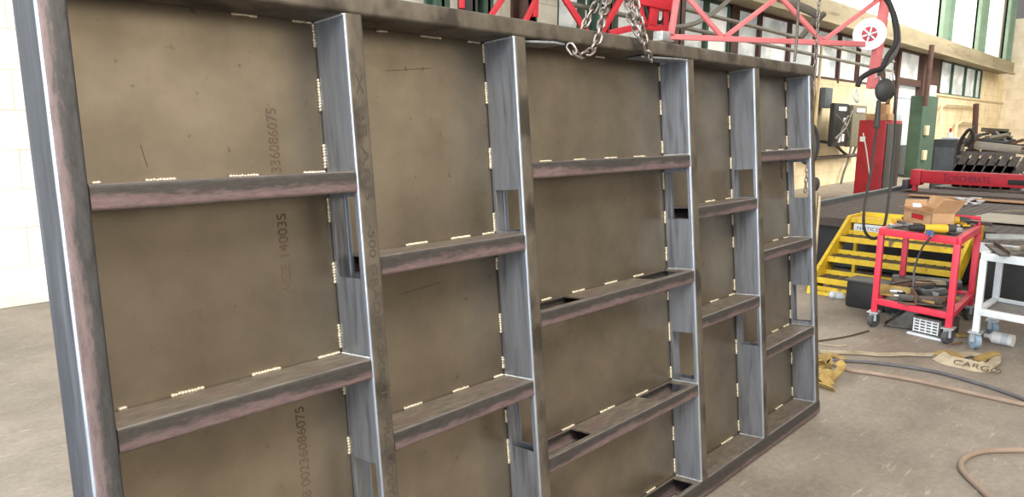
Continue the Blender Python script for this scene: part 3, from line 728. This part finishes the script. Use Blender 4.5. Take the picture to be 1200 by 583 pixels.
# gantry
gx = 12.2; gz0 = .68
t = thing('gantry_beam', (gx, 3.0, gz0), 'red gantry beam with a dark slot spanning the cutting table', 'gantry')
b = MB(); b.box(0, .16, -4.8, 0, 0, .18, bev=.01); b.build('beam', 'red', t)
b = MB(); b.box(-.01, 0, -4.6, -1.08, .04, .11, bev=.004); b.build('slot', 'black', t)
b = MB()
for i in range(55): b.box(-.016, -.008, -4.5+i*.055, -4.5+i*.055+.02, .07, .1)
b.build('rack_teeth', 'grey_blue', t)
text('lettering', 'T', .17, (-.004, -.28, .035), (0, -1, 0), (0, 0, 1), 'dark_red_ink', t, .002, 0, .7)
text('lettering', 'ORCHMATE', .125, (-.004, -.35, .045), (0, -1, 0), (0, 0, 1), 'dark_red_ink', t, .002, 0, .78)
b = MB(); b.box(-.02, .22, 0, .14, -.04, .19, bev=.02); b.box(.0, .1, .05, .1, -.125, -.02); b.build('end_truck', 'red', t)
b = MB(); b.box(-.1, .3, .14, .22, -.1, .04, bev=.01); b.build('drive_box', 'dark_grey', t)

# yellow steps
d_ = Vector((-.14, -1.03, 0)).normalized()
ang = math.atan2(d_.y, d_.x)+math.pi/2   # local -y runs along the treads
t = thing('yellow_steps', (6.76, 2.47, 0), 'bright yellow steel steps leading up to the cutting table', 'steps', rz=-.02)
SW = 1.04
lv = [(.0, .03), (.08, .14), (.34, .30), (.60, .46), (.86, .62)]
for k, (x, z) in enumerate(lv):
    top_ = k == 4; dp = .06 if k == 0 else .25
    b = MB(); b.box(x, x+.02, -SW, 0, z-.05, z); b.box(x+dp, x+dp+.015, -SW, 0, z-.01, z+.035); b.build('tread_edge', 'yellow', t)
    b = MB(); b.box(x+.02, x+dp, -SW, 0, z-.03, z-.006)
    for j in range(14): b.box(x+.02, x+dp, -SW+.04+j*.08, -SW+.05+j*.08, z-.006, z-.001)
    b.build('tread', 'yellow' if top_ else 'grating', t)
for y in (0, -SW-.03):
    b = MB(); b.prism([(-.02, y, 0), (.0, y, .07), (.08, y, .17), (.86, y, .635), (1.14, y, .635), (1.14, y, .55), (.95, y, .52), (.3, y, .08), (.28, y, 0)], (0, .03, 0)); b.build('stringer', 'yellow', t)
    MB().box(1.08, 1.13, y, y+.03, 0, .6).build('leg', 'yellow', t); MB().box(.45, .5, y, y+.03, 0, .3).build('leg', 'yellow', t)
b = MB(); b.box(.868, .875, -SW+.1, -.03, .49, .56); st_ = b.build('warning_strip', 'sticker', t)
text('lettering', 'NOTICE  A20 480 V 30 A', .05, (.866, -.06, .503), (0, -1, 0), (0, 0, 1), 'sticker_ink', st_, .001, 0, 1.1)
tag(MB().box(-.12, .12, -.05, .05, 0, .04, Matrix.Translation(fl(980, 347)) @ Matrix.Rotation(.5, 4, 'Z'), .01).sphere(fl(975, 346, .03)-Vector((0, 0, 0)), .03).build('floor_bracket', 'white_paint'), 'small white fitting lying on the floor by the yellow steps', 'fitting')

# ================================================================ CARTS
def cart(name, fl_, fr_, br_, bl_, h, shelf, m, label, cast, shelf_t='front', wr=.052):
    c0 = Vector((fl_[0], fl_[1], 0)); t = thing(name, c0, label, 'cart')
    P = [Vector((p[0], p[1], 0))-c0 for p in (fl_, fr_, br_, bl_)]
    s = .042
    for p in P: b = MB(); b.beam(p+Vector((0, 0, .12)), p+Vector((0, 0, h-.04)), s, s, up=(1, 0, 0), bev=.004); b.build('leg', m, t)
    for i in range(4):
        p, q = P[i], P[(i+1) % 4]
        MB().beam(p+Vector((0, 0, h-.02)), q+Vector((0, 0, h-.02)), .044, .05, bev=.004).build('top_rail', m, t)
        MB().beam(p+Vector((0, 0, shelf)), q+Vector((0, 0, shelf)), .04, .045, bev=.004).build('shelf_rail', m, t)
    MB().prism([p*.98+P[2]*.01+Vector((0, 0, h-.008)) for p in P], (0, 0, .010)).build('top_tray', 'mixed_steel', t)
    MB().prism([p*.98+P[2]*.01+Vector((0, 0, shelf-.01)) for p in P], (0, 0, .01)).build('lower_shelf', 'mixed_steel', t)
    for p in P:
        k = MB(); k.box(-.05, .05, -.04, .04, .112, .12, Matrix.Translation(p), 0); k.box(-.03, -.024, -.025, .025, .05, .112, Matrix.Translation(p)); cc = k
        cc.build('caster_plate', 'galv', t)
        dd = Vector((.35, 1, 0)).normalized() if shelf_t == 'front' else Vector((-.6, .8, 0)).normalized()
        k = MB(); k.cyl(p+Vector((0, 0, wr))-dd*.018, p+Vector((0, 0, wr))+dd*.018, wr, n=20); k.cyl(p+Vector((0, 0, wr))-dd*.022, p+Vector((0, 0, wr))+dd*.022, .015); k.build('caster_wheel', cast, t)
    return t, P
mf = lambda x, y, z: fl(x, y, z)
FLc = Vector((5.95, 1.69, 0)); FRc = Vector((5.83, 1.165, 0)); BRc = Vector((6.70, 1.21, 0)); BLc = Vector((6.69, 1.71, 0))
rc, RP = cart('red_cart', FLc, FRc, BRc, BLc, .745, .20, 'cart_red', 'red steel tool cart on casters carrying a cardboard box', 'caster_grey')
# raised handle at the back
b = MB(); p, q = RP[2], RP[3]
b.tube([p+Vector((0, 0, .73)), p+Vector((.02, 0, .80)), q+Vector((.02, 0, .80)), q+Vector((0, 0, .73))], .016, 8, 1); b.build('handle', 'cart_red', rc)
TOPZ = .7475
# white cart
WFL = mf(1148, 350, .35); WFL = Vector((WFL.x, WFL.y, 0))
wd_ = Vector((-.08, -.37, 0)); wb = Vector((.46, -.02, 0))
wc, WP = cart('white_cart', WFL, WFL+wd_, WFL+wd_+wb, WFL+wb, .66, .26, 'white_paint', 'white painted steel cart at the right edge with scrap on top', 'caster_blue', 'w', .056)
# scrap on the white cart
sc = [(.1, -.05, .5, 0.35, .06, 'mixed_steel'), (.3, -.25, .45, -.4, .05, 'sheet_steel'), (.05, -.35, .4, .9, .05, 'rust'), (.35, -.1, .35, 2.2, .04, 'galv'), (.2, -.45, .5, .1, .05, 'mixed_steel'), (.4, -.4, .3, 1.3, .06, 'sheet_steel')]
for i, (x, y, L, a_, w_, m) in enumerate(sc):
    c = WFL+Vector((x, y, .66+.012+.018*i)); b = MB(); b.box(-L/2, L/2, -w_/2, w_/2, 0, .012); b.box(-L/2, L/2, -w_/2, -w_/2+.006, 0, .035)
    o = b.build('steel_offcut', m); o.location = c; o.rotation_euler = (0, 0, a_)
    tag(o, ('grey angle offcut at the left front of the white cart', 'pale flat offcut lying across the white cart', 'rusty angle offcut at the front of the white cart', 'bright short offcut on the left of the white cart pile', 'dark long offcut at the right of the white cart', 'pale offcut topmost on the white cart pile')[i], 'offcut', 'offcuts on the white cart')

# cardboard box with open flaps on the cart
pb = fl(1058, 262, TOPZ); pr = fl(1096, 272, TOPZ)
fdir = (pr-pb).normalized(); sdir = Vector((-fdir.y, fdir.x, 0))
if sdir.x < 0: sdir = -sdir
BW = (pr-pb).length*.86; BD = .17; BH = .13
t = thing('cardboard_box', pb, 'open cardboard box with raised flaps on the red cart', 'box')
mt = Matrix((fdir, sdir, Vector((0, 0, 1)))).transposed().to_4x4()
e_ = .006
MB().box(0, BW, 0, BD, 0, e_, mt).build('box_bottom', 'card_in', t)
b = MB(); b.box(0, BW, 0, e_, 0, BH*.45, mt); b.box(0, BW*.28, 0, e_, BH*.45, BH*.75, mt); b.box(BW*.72, BW, 0, e_, BH*.45, BH*.75, mt); b.box(0, BW, 0, e_, BH*.75, BH, mt); b.build('front_panel', 'cardboard', t)
b = MB(); b.box(BW*.28, BW*.72, .01, .014, BH*.4, BH*.78, mt); b.build('hand_hole', 'red', t)
MB().box(0, BW, BD-e_, BD, 0, BH, mt).build('back_panel', 'cardboard', t)
MB().box(0, e_, 0, BD, 0, BH, mt).build('side_panel', 'cardboard', t)
MB().box(BW-e_, BW, 0, BD, 0, BH, mt).build('side_panel', 'cardboard', t)
def flap(p0, p1, out, name='flap', m='cardboard'):
    v = [mt @ Vector(p) for p in (p0, p1)]; o_ = mt.to_3x3() @ Vector(out)
    n_ = (v[1]-v[0]).cross(o_).normalized()*.004
    MB().prism([v[0], v[1], v[1]+o_, v[0]+o_], n_).build(name, m, t)
flap((0, 0, BH), (0, BD, BH), (-.07, .04, .05))
flap((0, BD, BH), (BW, BD, BH), (0, .03, .09))
flap((BW, 0, BH), (BW, BD, BH), (.06, .04, .10))
flap((0, 0, BH), (BW, 0, BH), (0, -.05, .01), m='card_in')
MB().prism([mt @ Vector(p) for p in ((.05, .16, BH*.5), (BW-.05, .16, BH*.5), (BW-.05, .23, BH+.03), (.05, .23, BH+.03))], (0.004, .004, 0)).build('inner_flap', 'cardboard', t)
tag(MB().box(-.07, .07, -.03, .03, 0, .02, Matrix.Translation(pb+mt.to_3x3() @ Vector((BW*.45, .0, BH+.022))) @ Matrix.Rotation(.3, 4, 'Z'), .006).build('paper_pad', 'white_paint'), 'small white pad lying on the front flap of the cardboard box', 'pad')

# tools on the cart top
def grinder(c, a_, s, label):
    t = thing('angle_grinder', c, label, 'grinder', rz=a_)
    MB().cyl((-.14*s, 0, .035), (.06*s, 0, .035), .028, .033).build('motor_body', 'yellow_plastic', t)
    MB().cyl((-.27*s, 0, .035), (-.14*s, 0, .035), .022, .026).build('grip', 'rubber', t)
    MB().cyl((.06*s, 0, .035), (.13*s, 0, .038), .036, .028).build('gear_head', 'dark_grey', t)
    MB().cyl((.11*s, 0, .012), (.11*s, 0, .018), .058, n=24).build('disc', 'mixed_steel', t)
    MB().cyl((.09*s, .03, .035), (.09*s, .13, .04), .014).build('side_handle', 'rubber', t)
grinder(fl(1113, 264, TOPZ), -1.2, 1.0, 'yellow and black angle grinder lying on the cart right of the box')
grinder(fl(1101, 274, TOPZ), -1.0, .75, 'second yellow grinder closer to the front rail of the red cart')
tools = [(1066, 266, 'galv', .14, .02, 1.2, 'bright wrench lying in front of the cardboard box'), (1078, 270, 'mixed_steel', .18, .03, .4, 'steel clamp lying at the front rail below the box'), (1090, 276, 'blue_scrap', .04, .02, .8, 'blue fitting lying near the front rail of the red cart'),
         (1087, 273, 'yellow_plastic', .06, .03, .2, 'small yellow tool tip lying below the box corner'), (1119, 272, 'galv', .05, .03, 2.0, 'silver cup fitting near the right front corner of the cart'), (1112, 262, 'rubber', .2, .03, .2, 'black handle lying behind the yellow grinder'), (1052, 262, 'yellow_plastic', .07, .025, .7, 'yellow marker at the left corner of the red cart top'),
         (1132, 262, 'mixed_steel', .3, .015, 1.2, 'thin welding rod lying across the right side of the red cart')]
for x, y, m, L, w_, a_, lab in tools:
    c = fl(x, y, TOPZ); L *= 1.35; w_ *= 1.3; b = MB(); b.box(-L/2, L/2, -w_/2, w_/2, .001, .028, bev=.006); b.cyl((L/2-.01, 0, .001), (L/2-.01, 0, .034), w_*.8); b.cyl((-L/2+.01, 0, .001), (-L/2+.01, 0, .03), w_*.6)
    o = b.build('hand_tool', m); o.location = c; o.rotation_euler = (0, 0, a_); tag(o, lab, 'tool', 'tools on the red cart')
def small_parts(n, region, z, label, group, mats, smin, smax):
    for i in range(n):
        x = random.uniform(region[0], region[1]); y = random.uniform(region[2], region[3])
        c = FLc+(FRc-FLc)*y+(BLc-FLc)*x; L = random.uniform(smin, smax); w_ = L*random.uniform(.15, .35); k = i % 3; b = MB()
        if k == 0: b.cyl((-L/2, 0, w_/2), (L/2, 0, w_/2), w_/2, n=12).cyl((L/2-.02, 0, w_/2), (L/2, 0, w_/2), w_*.75, n=6)
        elif k == 1: b.box(-L/2, L/2, -w_/2, w_/2, 0, .012, bev=.003).box(-L/2, L/2, -w_/2, -w_/2+.008, 0, w_, bev=.003)
        else: b.tube([(-L/2, 0, .012), (-L*.2, w_*.8, .012), (L*.2, w_*.8, .014), (L/2, 0, .012)], .011, 8)
        o = b.build('steel_part', mats[i % len(mats)]); o.location = (c.x, c.y, z+.001+.012*(i % 3)); o.rotation_euler = (0, 0, random.uniform(0, 3.1)); tag(o, label, 'steel part', group)
small_parts(12, (.1, .9, .1, .9), TOPZ, 'small fitting scattered among the tools on the red cart top', 'small fittings on the red cart top', ['galv', 'mixed_steel', 'rubber', 'rust', 'yellow_plastic', 'mixed_steel'], .06, .13)
small_parts(22, (.08, .8, .1, .9), .213, 'steel part in the heap on the lower shelf of the red cart', 'steel parts on the lower cart shelf', ['mixed_steel', 'dark_grey', 'rust', 'galv', 'mixed_steel', 'black', 'strap'], .12, .3)
# things on the lower shelf of the red cart
SZ = .215
def shelf_item(x, y, dx, dy, dz, m, a_, name, lab, cat='tool'):
    o = MB().box(-dx/2, dx/2, -dy/2, dy/2, .001, dz, bev=min(dx, dy, dz)*.25).build(name, m); o.location = fl(x, y, SZ); o.rotation_euler = (0, 0, a_); return tag(o, lab, cat)
shelf_item(1085, 336, .5, .14, .07, 'dark_grey', -1.3, 'steel_channel', 'dark long channel lying along the back of the lower cart shelf', 'channel')
shelf_item(1060, 340, .22, .12, .07, 'rust', .5, 'steel_block', 'rusty block on the left of the lower cart shelf', 'block')
for i, (x, y, a_, m, lab) in enumerate(((1075, 334, -.6, 'rust', 'rust coloured clamp resting in the middle of the lower cart shelf'), (1086, 333, -.9, 'strap_pale', 'brassy clamp at the right of the lower cart shelf'))):
    t = thing('locking_clamp', fl(x, y, SZ+.05), lab, 'clamp', 'clamps on the lower cart shelf', rz=a_)
    MB().tube([(-.12, 0, .012), (-.05, .05, .012), (.06, .06, .012), (.13, .02, .012), (.12, -.02, .012)], .013, 8).build('jaw', m, t)
    MB().tube([(-.12, 0, .012), (0, -.05, .012), (.12, -.05, .012)], .010, 8).build('handle', m, t)
t = thing('steel_pipe', fl(1063, 346, SZ+.02), 'short bright pipe piece on the front of the lower cart shelf', 'pipe', rz=-1.2)
MB().tube([(-.12, 0, .02), (.1, 0, .02)], .02, 12).build('pipe_body', 'galv', t); MB().cyl((.1, 0, .02), (.11, 0, .02), .028).build('collar', 'mixed_steel', t)
tag(MB().tube([fl(1044, 333, SZ+.08), fl(1068, 329, SZ+.09)], .01, 8).build('steel_rod', 'mixed_steel'), 'thin rod lying across the left of the lower cart shelf', 'rod')
tag(MB().tube([fl(x, y, z) for x, y, z in ((1092, 277, .77), (1080, 292, .62), (1072, 315, .45), (1070, 335, .32), (1066, 352, .19), (1058, 362, .08), (1045, 374, .02), (1036, 378, .012))], .007, 8).build('power_cord', 'hose_grey'), 'grey power cord hanging from the cart top to the floor', 'cord')
# dark plate leaning at left behind the cart
t = thing('black_box', fl(1024, 338, 0.0), 'black angular box on the floor behind the left cart leg', 'box', rz=-.1)
t.location = (6.56, 1.95, 0)
MB().box(-.1, .12, -.2, .12, 0, .22, bev=.03).build('box_body', 'black', t); MB().box(-.11, .13, -.21, .13, .215, .235, bev=.005).build('rim', 'dark_grey', t)
# heater under the cart
q = fl(1084, 395); t = thing('floor_heater', q, 'small grey box heater with white louvres under the red cart', 'heater', rz=-.25)
MB().box(0, .26, -.105, .105, .015, .14, bev=.012).build('housing', 'mixed_steel', t)
b = MB()
for k in range(5): b.box(-.006, .004, -.09, .09, .03+k*.021, .038+k*.021)
for k in range(5): b.box(-.008, .004, -.09+k*.043, -.082+k*.043, .028, .125)
b.build('louvre', 'white_paint', t)
b = MB(); b.box(-.03, .02, -.15, .12, 0, .015, bev=.004); b.build('base_tray', 'white_paint', t)
t = thing('bracket_stand', fl(1060, 386), 'dark triangular bracket standing on the floor left of the heater', 'bracket', rz=.2)
MB().prism([(0, .14, 0), (0, -.1, 0), (0, -.1, .17), (0, -.06, .19)], (.02, 0, 0)).build('gusset', 'mixed_steel', t); MB().box(-.04, .12, -.12, .14, 0, .008).build('foot_plate', 'mixed_steel', t)
t = thing('dark_motor', fl(1072, 378), 'dark round motor standing on the floor behind the heater', 'motor')
MB().cyl((.15, -.05, .1), (.15, .25, .1), .09, n=20).build('motor_body', 'dark_grey', t); MB().box(.1, .25, -.02, .2, 0, .03).build('foot', 'dark_grey', t)
MB().box(.05, .12, -.02, .03, .03, .24, bev=.01).build('terminal_box', 'black', t)
t = thing('yellow_stand', fl(1096, 372), 'small yellow stand on the floor behind the cart', 'stand')
MB().box(-.03, .03, -.05, -.01, 0, .18, bev=.005).build('upright', 'yellow', t); MB().box(-.03, .03, .03, .06, 0, .14, bev=.005).build('upright', 'yellow', t); MB().box(-.03, .03, -.05, .06, .1, .14, bev=.005).build('crossbar', 'yellow', t)
tag(MB().beam(fl(1113, 404, .03), fl(1127, 402, .01), .01, .01).build('welding_rod', 'rust'), 'thin rod lying on the floor between the two carts', 'rod')
tag(MB().box(-.04, .04, -.05, .05, 0, .02, Matrix.Translation(fl(1126, 394)) @ Matrix.Rotation(.6, 4, 'Z'), .006).build('wood_scrap', 'strap'), 'small tan scrap on the floor beside the white cart wheel', 'scrap')
for x, y, a_, L, lab in ((1128, 368, .5, .4, 'dark angle iron lying on the floor between the carts'), (1160, 358, -.9, .4, 'rusty angle iron leaning inside the white cart')):
    p = fl(x, y); o = MB().box(-L/2, L/2, -.03, .03, 0, .008).box(-L/2, L/2, -.03, -.022, 0, .06).build('angle_iron', 'mixed_steel'); o.location = p; o.rotation_euler = (0, 0, a_); tag(o, lab, 'angle iron')
# plastic bottle
p = fl(1153, 400); q = fl(1187, 407); dv = (q-p).normalized()
t = thing('plastic_bottle', p, 'white plastic bottle lying on the floor by the white cart', 'bottle'); L = (q-p).length; up = Vector((0, 0, .042))
MB().cyl(up+dv*.055, up+dv*L, .042, n=20).cyl(up+dv*.03, up+dv*.055, .016, .042, n=20).build('bottle_body', 'white', t)
MB().cyl(up, up+dv*.03, .015).build('cap', 'white_paint', t)
MB().cyl(up+dv*(L*.62), up+dv*(L*.85), .0425, n=20).build('label_band', 'sticker', t)

# ================================================================ FAR CLUTTER ON THE TABLE END
# grey controller cabinet
a = aX(1094, 163, 15.8); c = aX(1123, 166, 15.8); 
t = thing('controller_cabinet', (15.8, a.y, 0), 'dark grey controller cabinet standing in front of the green column', 'cabinet')
b = MB(); b.box(0, .6, c.y-a.y, 0, 0, a.z, bev=.03); b.build('cabinet_body', 'dark_grey', t)
b = MB(); b.box(-.012, 0, (c.y-a.y)*.9, (c.y-a.y)*.1, .2, a.z-.15, bev=.005); b.build('door', 'grey_blue', t)
b = MB(); b.box(.05, .5, (c.y-a.y)*.95, (c.y-a.y)*.3, a.z, a.z+.03, bev=.004); b.build('lid', 'white_paint', t)
tb_ = thing('spray_bottle', (16.1, a.y-.2, a.z), 'small white bottle with red cap on the dark grey cabinet', 'bottle')
MB().cyl((0, 0, 0), (0, 0, .13), .045).build('bottle_body', 'white', tb_); MB().cyl((0, 0, .13), (0, 0, .2), .02).build('cap', 'red', tb_)
# cut plate skeleton leaning upright
a = aX(1119, 180, 13.6); e = aX(1190, 184, 13.6); z0 = .56
t = thing('cut_plate', (13.6, a.y, z0), 'dark steel plate with angular cut-outs standing on the cutting table', 'plate')
Wp = a.y-e.y; Hp = a.z-z0-.02
b = MB()
rows, cols = 2, 6
for r in range(rows+1): b.box(0, .02, -Wp, 0, Hp*r/rows-.0 if r else 0, Hp*r/rows+.1 if r < rows else Hp*r/rows+.06)
for c_ in range(cols+1):
    y = -Wp*c_/cols
    for r in range(rows):
        z1 = Hp*r/rows; z2 = Hp*(r+1)/rows
        b.prism([(0, y, z1), (0, y-.11, z1), (0, y-.11-.10, z2), (0, y-.10, z2)], (.02, 0, 0))
b.build('plate_skeleton', 'mixed_steel', t)
MB().box(.12, .2, -Wp, 0, 0, Hp*.9).build('backing_plate', 'black', t)
for c_ in (1, 3, 5): MB().box(.02, .12, -Wp*c_/6-.02, -Wp*c_/6+.02, 0, .06).build('brace', 'mixed_steel', t)
# pile of bars over it
random.seed(21)
for i in range(16):
    x0 = random.uniform(1124, 1185); y0 = random.uniform(160, 178); dx = random.uniform(8, 26); dy = random.uniform(-8, 8)
    tag(MB().beam(aX(x0, y0, 14.0+i*.06), aX(x0+dx, y0+dy, 14.1+i*.06), random.uniform(.03, .08), random.uniform(.03, .08)).build('scrap_bar', ('mixed_steel', 'dark_grey', 'sheet_steel', 'rust', 'olive_case')[i % 5]),
        'one of the tangled bars in the scrap pile above the cut plate', 'scrap', 'tangled bars in the scrap pile')
cols_ = ['mixed_steel', 'sheet_steel', 'rust', 'dark_grey', 'mixed_steel', 'galv']
labs = ['dark bar', 'pale square tube', 'rusty bar', 'dark grey channel', 'brown flat bar', 'bright strip']
seg = [((1120, 170), (1150, 158), .06), ((1142, 170), (1197, 176), .12), ((1150, 178), (1200, 164), .05), ((1148, 165), (1190, 170), .08), ((1131, 172), (1142, 148), .05), ((1150, 179), (1170, 180), .04)]
places = ['propped over the left end of the cut plate', 'lying across the top of the cut plate', 'crossing behind the right end of the scrap pile', 'lying behind the pale tube in the scrap pile', 'sticking up from the left of the scrap pile', 'resting on the top edge of the cut plate']
for i, ((p, q, r)) in enumerate(seg):
    p1 = aX(*p, 13.9+i*.1); q1 = aX(*q, 13.95+i*.1)
    o = MB().beam(p1, q1, r, r, bev=r*.15).build('scrap_bar', cols_[i % 6]); tag(o, labs[i]+' '+places[i], 'scrap', 'scrap pile on the table end')
t = thing('rubbish_bundle', aX(1166, 180, 14.9), 'grey brown bundle of stacked scrap at the back of the far pile', 'bundle')
for k in range(5):
    p = aX(1150+k*6, 152+k*1.5, 14.9)-t.location; MB().beam(p, aX(1182+k*2, 154+k*4, 14.9)-t.location, .05, .07).build('stacked_bar', ('olive_case', 'rust', 'sheet_steel', 'mixed_steel', 'olive_case')[k], t)
MB().prism([aX(x, y, 14.6)-t.location for x, y in ((1150, 182), (1158, 162), (1166, 154), (1172, 160), (1182, 168), (1186, 182))], (.4, 0, 0)).build('tarp_heap', 'dark_grey', t)
tag(MB().tube([aX(*p, 13.5) for p in ((1122, 182), (1126, 165), (1136, 152), (1140, 160), (1134, 172))], .025, 8).build('coiled_hose', 'rubber'), 'black hose looping up from the left of the scrap pile', 'hose')
# support bench for the pile
t = thing('steel_bench', (12.4, 2.9, 0), 'dark bench under the scrap pile behind the gantry', 'bench')
t.location = (13.4, e.y+Wp+.2, 0)
MB().box(0, 2.0, -Wp-1.2, 0, z0-.06, z0, bev=.01).build('bench_top', 'mixed_steel', t)
for x, y in ((.1, -.1), (1.9, -.1), (.1, -Wp-1.1), (1.9, -Wp-1.1)): MB().box(x-.04, x+.04, y-.04, y+.04, TT if False else 0, z0-.06).build('leg', 'mixed_steel', t)

# ================================================================ FLOOR CABLES AND STRAPS
def hose(name, pts, r, m, lab, cat='hose'):
    return tag(MB().tube([fl(x, y, r) for x, y in pts], r, 10, 8).build(name, m), lab, cat)
hose('air_hose', [(975, 426), (995, 434), (1030, 439), (1075, 447), (1120, 457), (1160, 466), (1215, 478)], .0125, 'hose_tan', 'tan air hose crossing the floor nearest the panel corner')
hose('air_hose', [(962, 421), (985, 423), (1020, 425), (1060, 430), (1100, 437), (1140, 448), (1175, 459), (1215, 474)], .011, 'hose_grey', 'dark grey air hose running above the tan hose on the floor')
hose('air_hose', [(1215, 528), (1180, 528), (1150, 530), (1131, 537), (1126, 547), (1133, 558), (1150, 574), (1172, 596)], .0125, 'hose_tan', 'tan hose curling in a loop at the lower right corner')
hose('thin_cord', [(958, 400), (980, 397), (1000, 393), (1018, 388)], .006, 'cord_brown', 'thin brown cord on the floor behind the panel corner', 'cord')
hose('thin_cord', [(956, 402), (966, 404), (980, 406), (992, 405)], .005, 'strap_pale', 'short pale cord on the floor beside the brown cord', 'cord')
tag(MB().tube([fl(x, y, .012) for x, y in ((960, 412), (985, 413), (1010, 414), (1035, 416), (1060, 415), (1080, 416), (1098, 416))], (.022, .006), 8, 6, flat=(0, 0, 1)).build('flat_strap', 'strap_pale'), 'long flat strap stretched across the floor to the ragged pale sling', 'strap')
# sling with lettering
p = fl(1100, 420); q = fl(1158, 430)
t = thing('webbing_sling', p, 'ragged pale webbing sling with faded lettering on the floor', 'sling')
path = [fl(x, y, .02)-p for x, y in ((1100, 418), (1112, 424), (1130, 428), (1148, 432), (1158, 430))]
nb = 8; sm_ = smooth(path, 4)
b = MB(); b.tube(path, (.045, .010), 4, 4, flat=(-.78, -.15, .6)); sl = b.build('sling_band', 'strap_pale', t)
dv = (path[3]-path[1]).normalized(); upv = Vector((.75, .1, .62)); nn = Vector((-.62, -.1, .78))
text('lettering', 'CARGO', .055, path[1]+nn*.014-upv*.022+dv*.02, dv, upv, 'dot_ink', sl, .001, 0, 1.4)
for i, pts in enumerate((((1122, 418), (1135, 415), (1150, 417)), ((1150, 420), (1160, 416), (1168, 414)), ((1158, 430), (1166, 424), (1166, 418)), ((1100, 416), (1112, 413), (1125, 420)))):
    MB().tube([fl(x, y, .02+.01*(i % 2))-p for x, y in pts], (.03, .005), 4, 4, flat=(-.2, 0, .98)).build('sling_fold', ('strap_pale', 'strap')[i % 2], t)
MB().sphere((0, 0, 0), .035, (1, 1.1, .8), 12, Matrix.Translation(fl(1148, 422, .03)-p)).build('sling_pad', 'strap', t)
# strap pile
t = thing('strap_pile', fl(966, 452), 'heap of yellowish webbing straps at the panel lower right corner', 'strap')
loops = [[(958, 428, .02), (966, 421, .08), (972, 424, .10), (970, 433, .04)], [(957, 445, .02), (963, 436, .05), (972, 438, .06), (976, 446, .02)], [(972, 446, .02), (980, 438, .06), (986, 430, .08), (982, 424, .10)], [(957, 450, .015), (968, 453, .02), (978, 457, .015)], [(956, 436, .04), (962, 440, .05), (968, 446, .03), (974, 452, .015)], [(958, 423, .09), (964, 428, .05), (964, 436, .02), (958, 441, .02)], [(956, 420, .02), (975, 416, .02), (990, 422, .015)]]
for i, lp in enumerate(loops):
    MB().tube([fl(x, y, z)-t.location for x, y, z in lp], (.026, .004), 4, 6, flat=(.75, .3, .6) if i % 2 else (-.55, .1, .8)).build('webbing_loop', 'strap', t)
# red stand foot at left
p = fl(108, 586); q = fl(158, 576)
t = thing('red_jack_base', p, 'low red steel foot on the floor behind the left post', 'stand')
MB().beam(Vector((0, 0, .02)), q-p+Vector((0, 0, .02)), .05, .04, bev=.006).build('foot_bar', 'red', t); MB().cyl((q-p)*.6+Vector((0, .1, 0)), (q-p)*.6+Vector((0, .1, .05)), .03).build('pivot', 'mixed_steel', t)

# ================================================================ LIGHT
w = bpy.data.worlds.new('ambient_glow'); S.world = w; w.use_nodes = True; N = w.node_tree.nodes; L = w.node_tree.links
bg = N['Background']; bg.inputs[1].default_value = .28
tc = N.new('ShaderNodeTexCoord'); sp_ = N.new('ShaderNodeSeparateXYZ'); L.new(tc.outputs['Generated'], sp_.inputs[0])
rp = N.new('ShaderNodeValToRGB'); mr = N.new('ShaderNodeMapRange'); mr.inputs[1].default_value = -1; mr.inputs[2].default_value = 1
L.new(sp_.outputs[2], mr.inputs[0]); L.new(mr.outputs[0], rp.inputs[0])
e = rp.color_ramp.elements; e[0].position = .42; e[0].color = (.30, .27, .23, 1); e[1].position = .62; e[1].color = (.98, .96, .92, 1)
my = N.new('ShaderNodeMapRange'); my.interpolation_type = 'SMOOTHSTEP'; my.inputs[1].default_value = -.30; my.inputs[2].default_value = -1.0; L.new(sp_.outputs[1], my.inputs[0])
mz = N.new('ShaderNodeMapRange'); mz.interpolation_type = 'SMOOTHSTEP'; mz.inputs[1].default_value = -.02; mz.inputs[2].default_value = .22; L.new(sp_.outputs[2], mz.inputs[0])
mm_ = N.new('ShaderNodeMath'); mm_.operation = 'MULTIPLY'; L.new(my.outputs[0], mm_.inputs[0]); L.new(mz.outputs[0], mm_.inputs[1])
wm = N.new('ShaderNodeMixRGB'); wm.inputs[2].default_value = (6.8, 5.95, 4.7, 1); L.new(mm_.outputs[0], wm.inputs[0]); L.new(rp.outputs[0], wm.inputs[1]); L.new(wm.outputs[0], bg.inputs[0])  # warm glow added behind the camera for the plate to reflect
def area(name, loc, target, sx, sy, power, col):
    l = bpy.data.lights.new(name, 'AREA'); l.shape = 'RECTANGLE'; l.size = sx; l.size_y = sy; l.energy = power; l.color = col
    o = bpy.data.objects.new(name, l); C.objects.link(o); o.location = loc
    o.rotation_euler = (Vector(target)-Vector(loc)).to_track_quat('-Z', 'Y').to_euler(); return o
area('daylight_door', (-6.0, 1.5, 2.2), (3, 1.2, 1.0), 6, 4, 1050, (.78, .90, 1))
area('wall_fill_left', (-1.0, 3.6, 5.5), (1.5, 7, 1.5), 3, 1.5, 190, (1, .98, .93))  # unseen fill lamp added to whiten the left wall
area('skylight', (0.2, -1.6, 5.4), (1.6, 1.5, .9), 3.0, 2.2, 480, (1, .94, .84))
area('wall_fill_back', (24, 0, 9.0), (26, 5, 1.5), 14, 6, 2900, (1, .97, .9))  # fill light added out of view to brighten the far back wall
vs = S.view_settings; vs.view_transform = 'Standard'; vs.look = 'None'; vs.gamma = 1; vs.exposure = 0; vs.use_curve_mapping = False
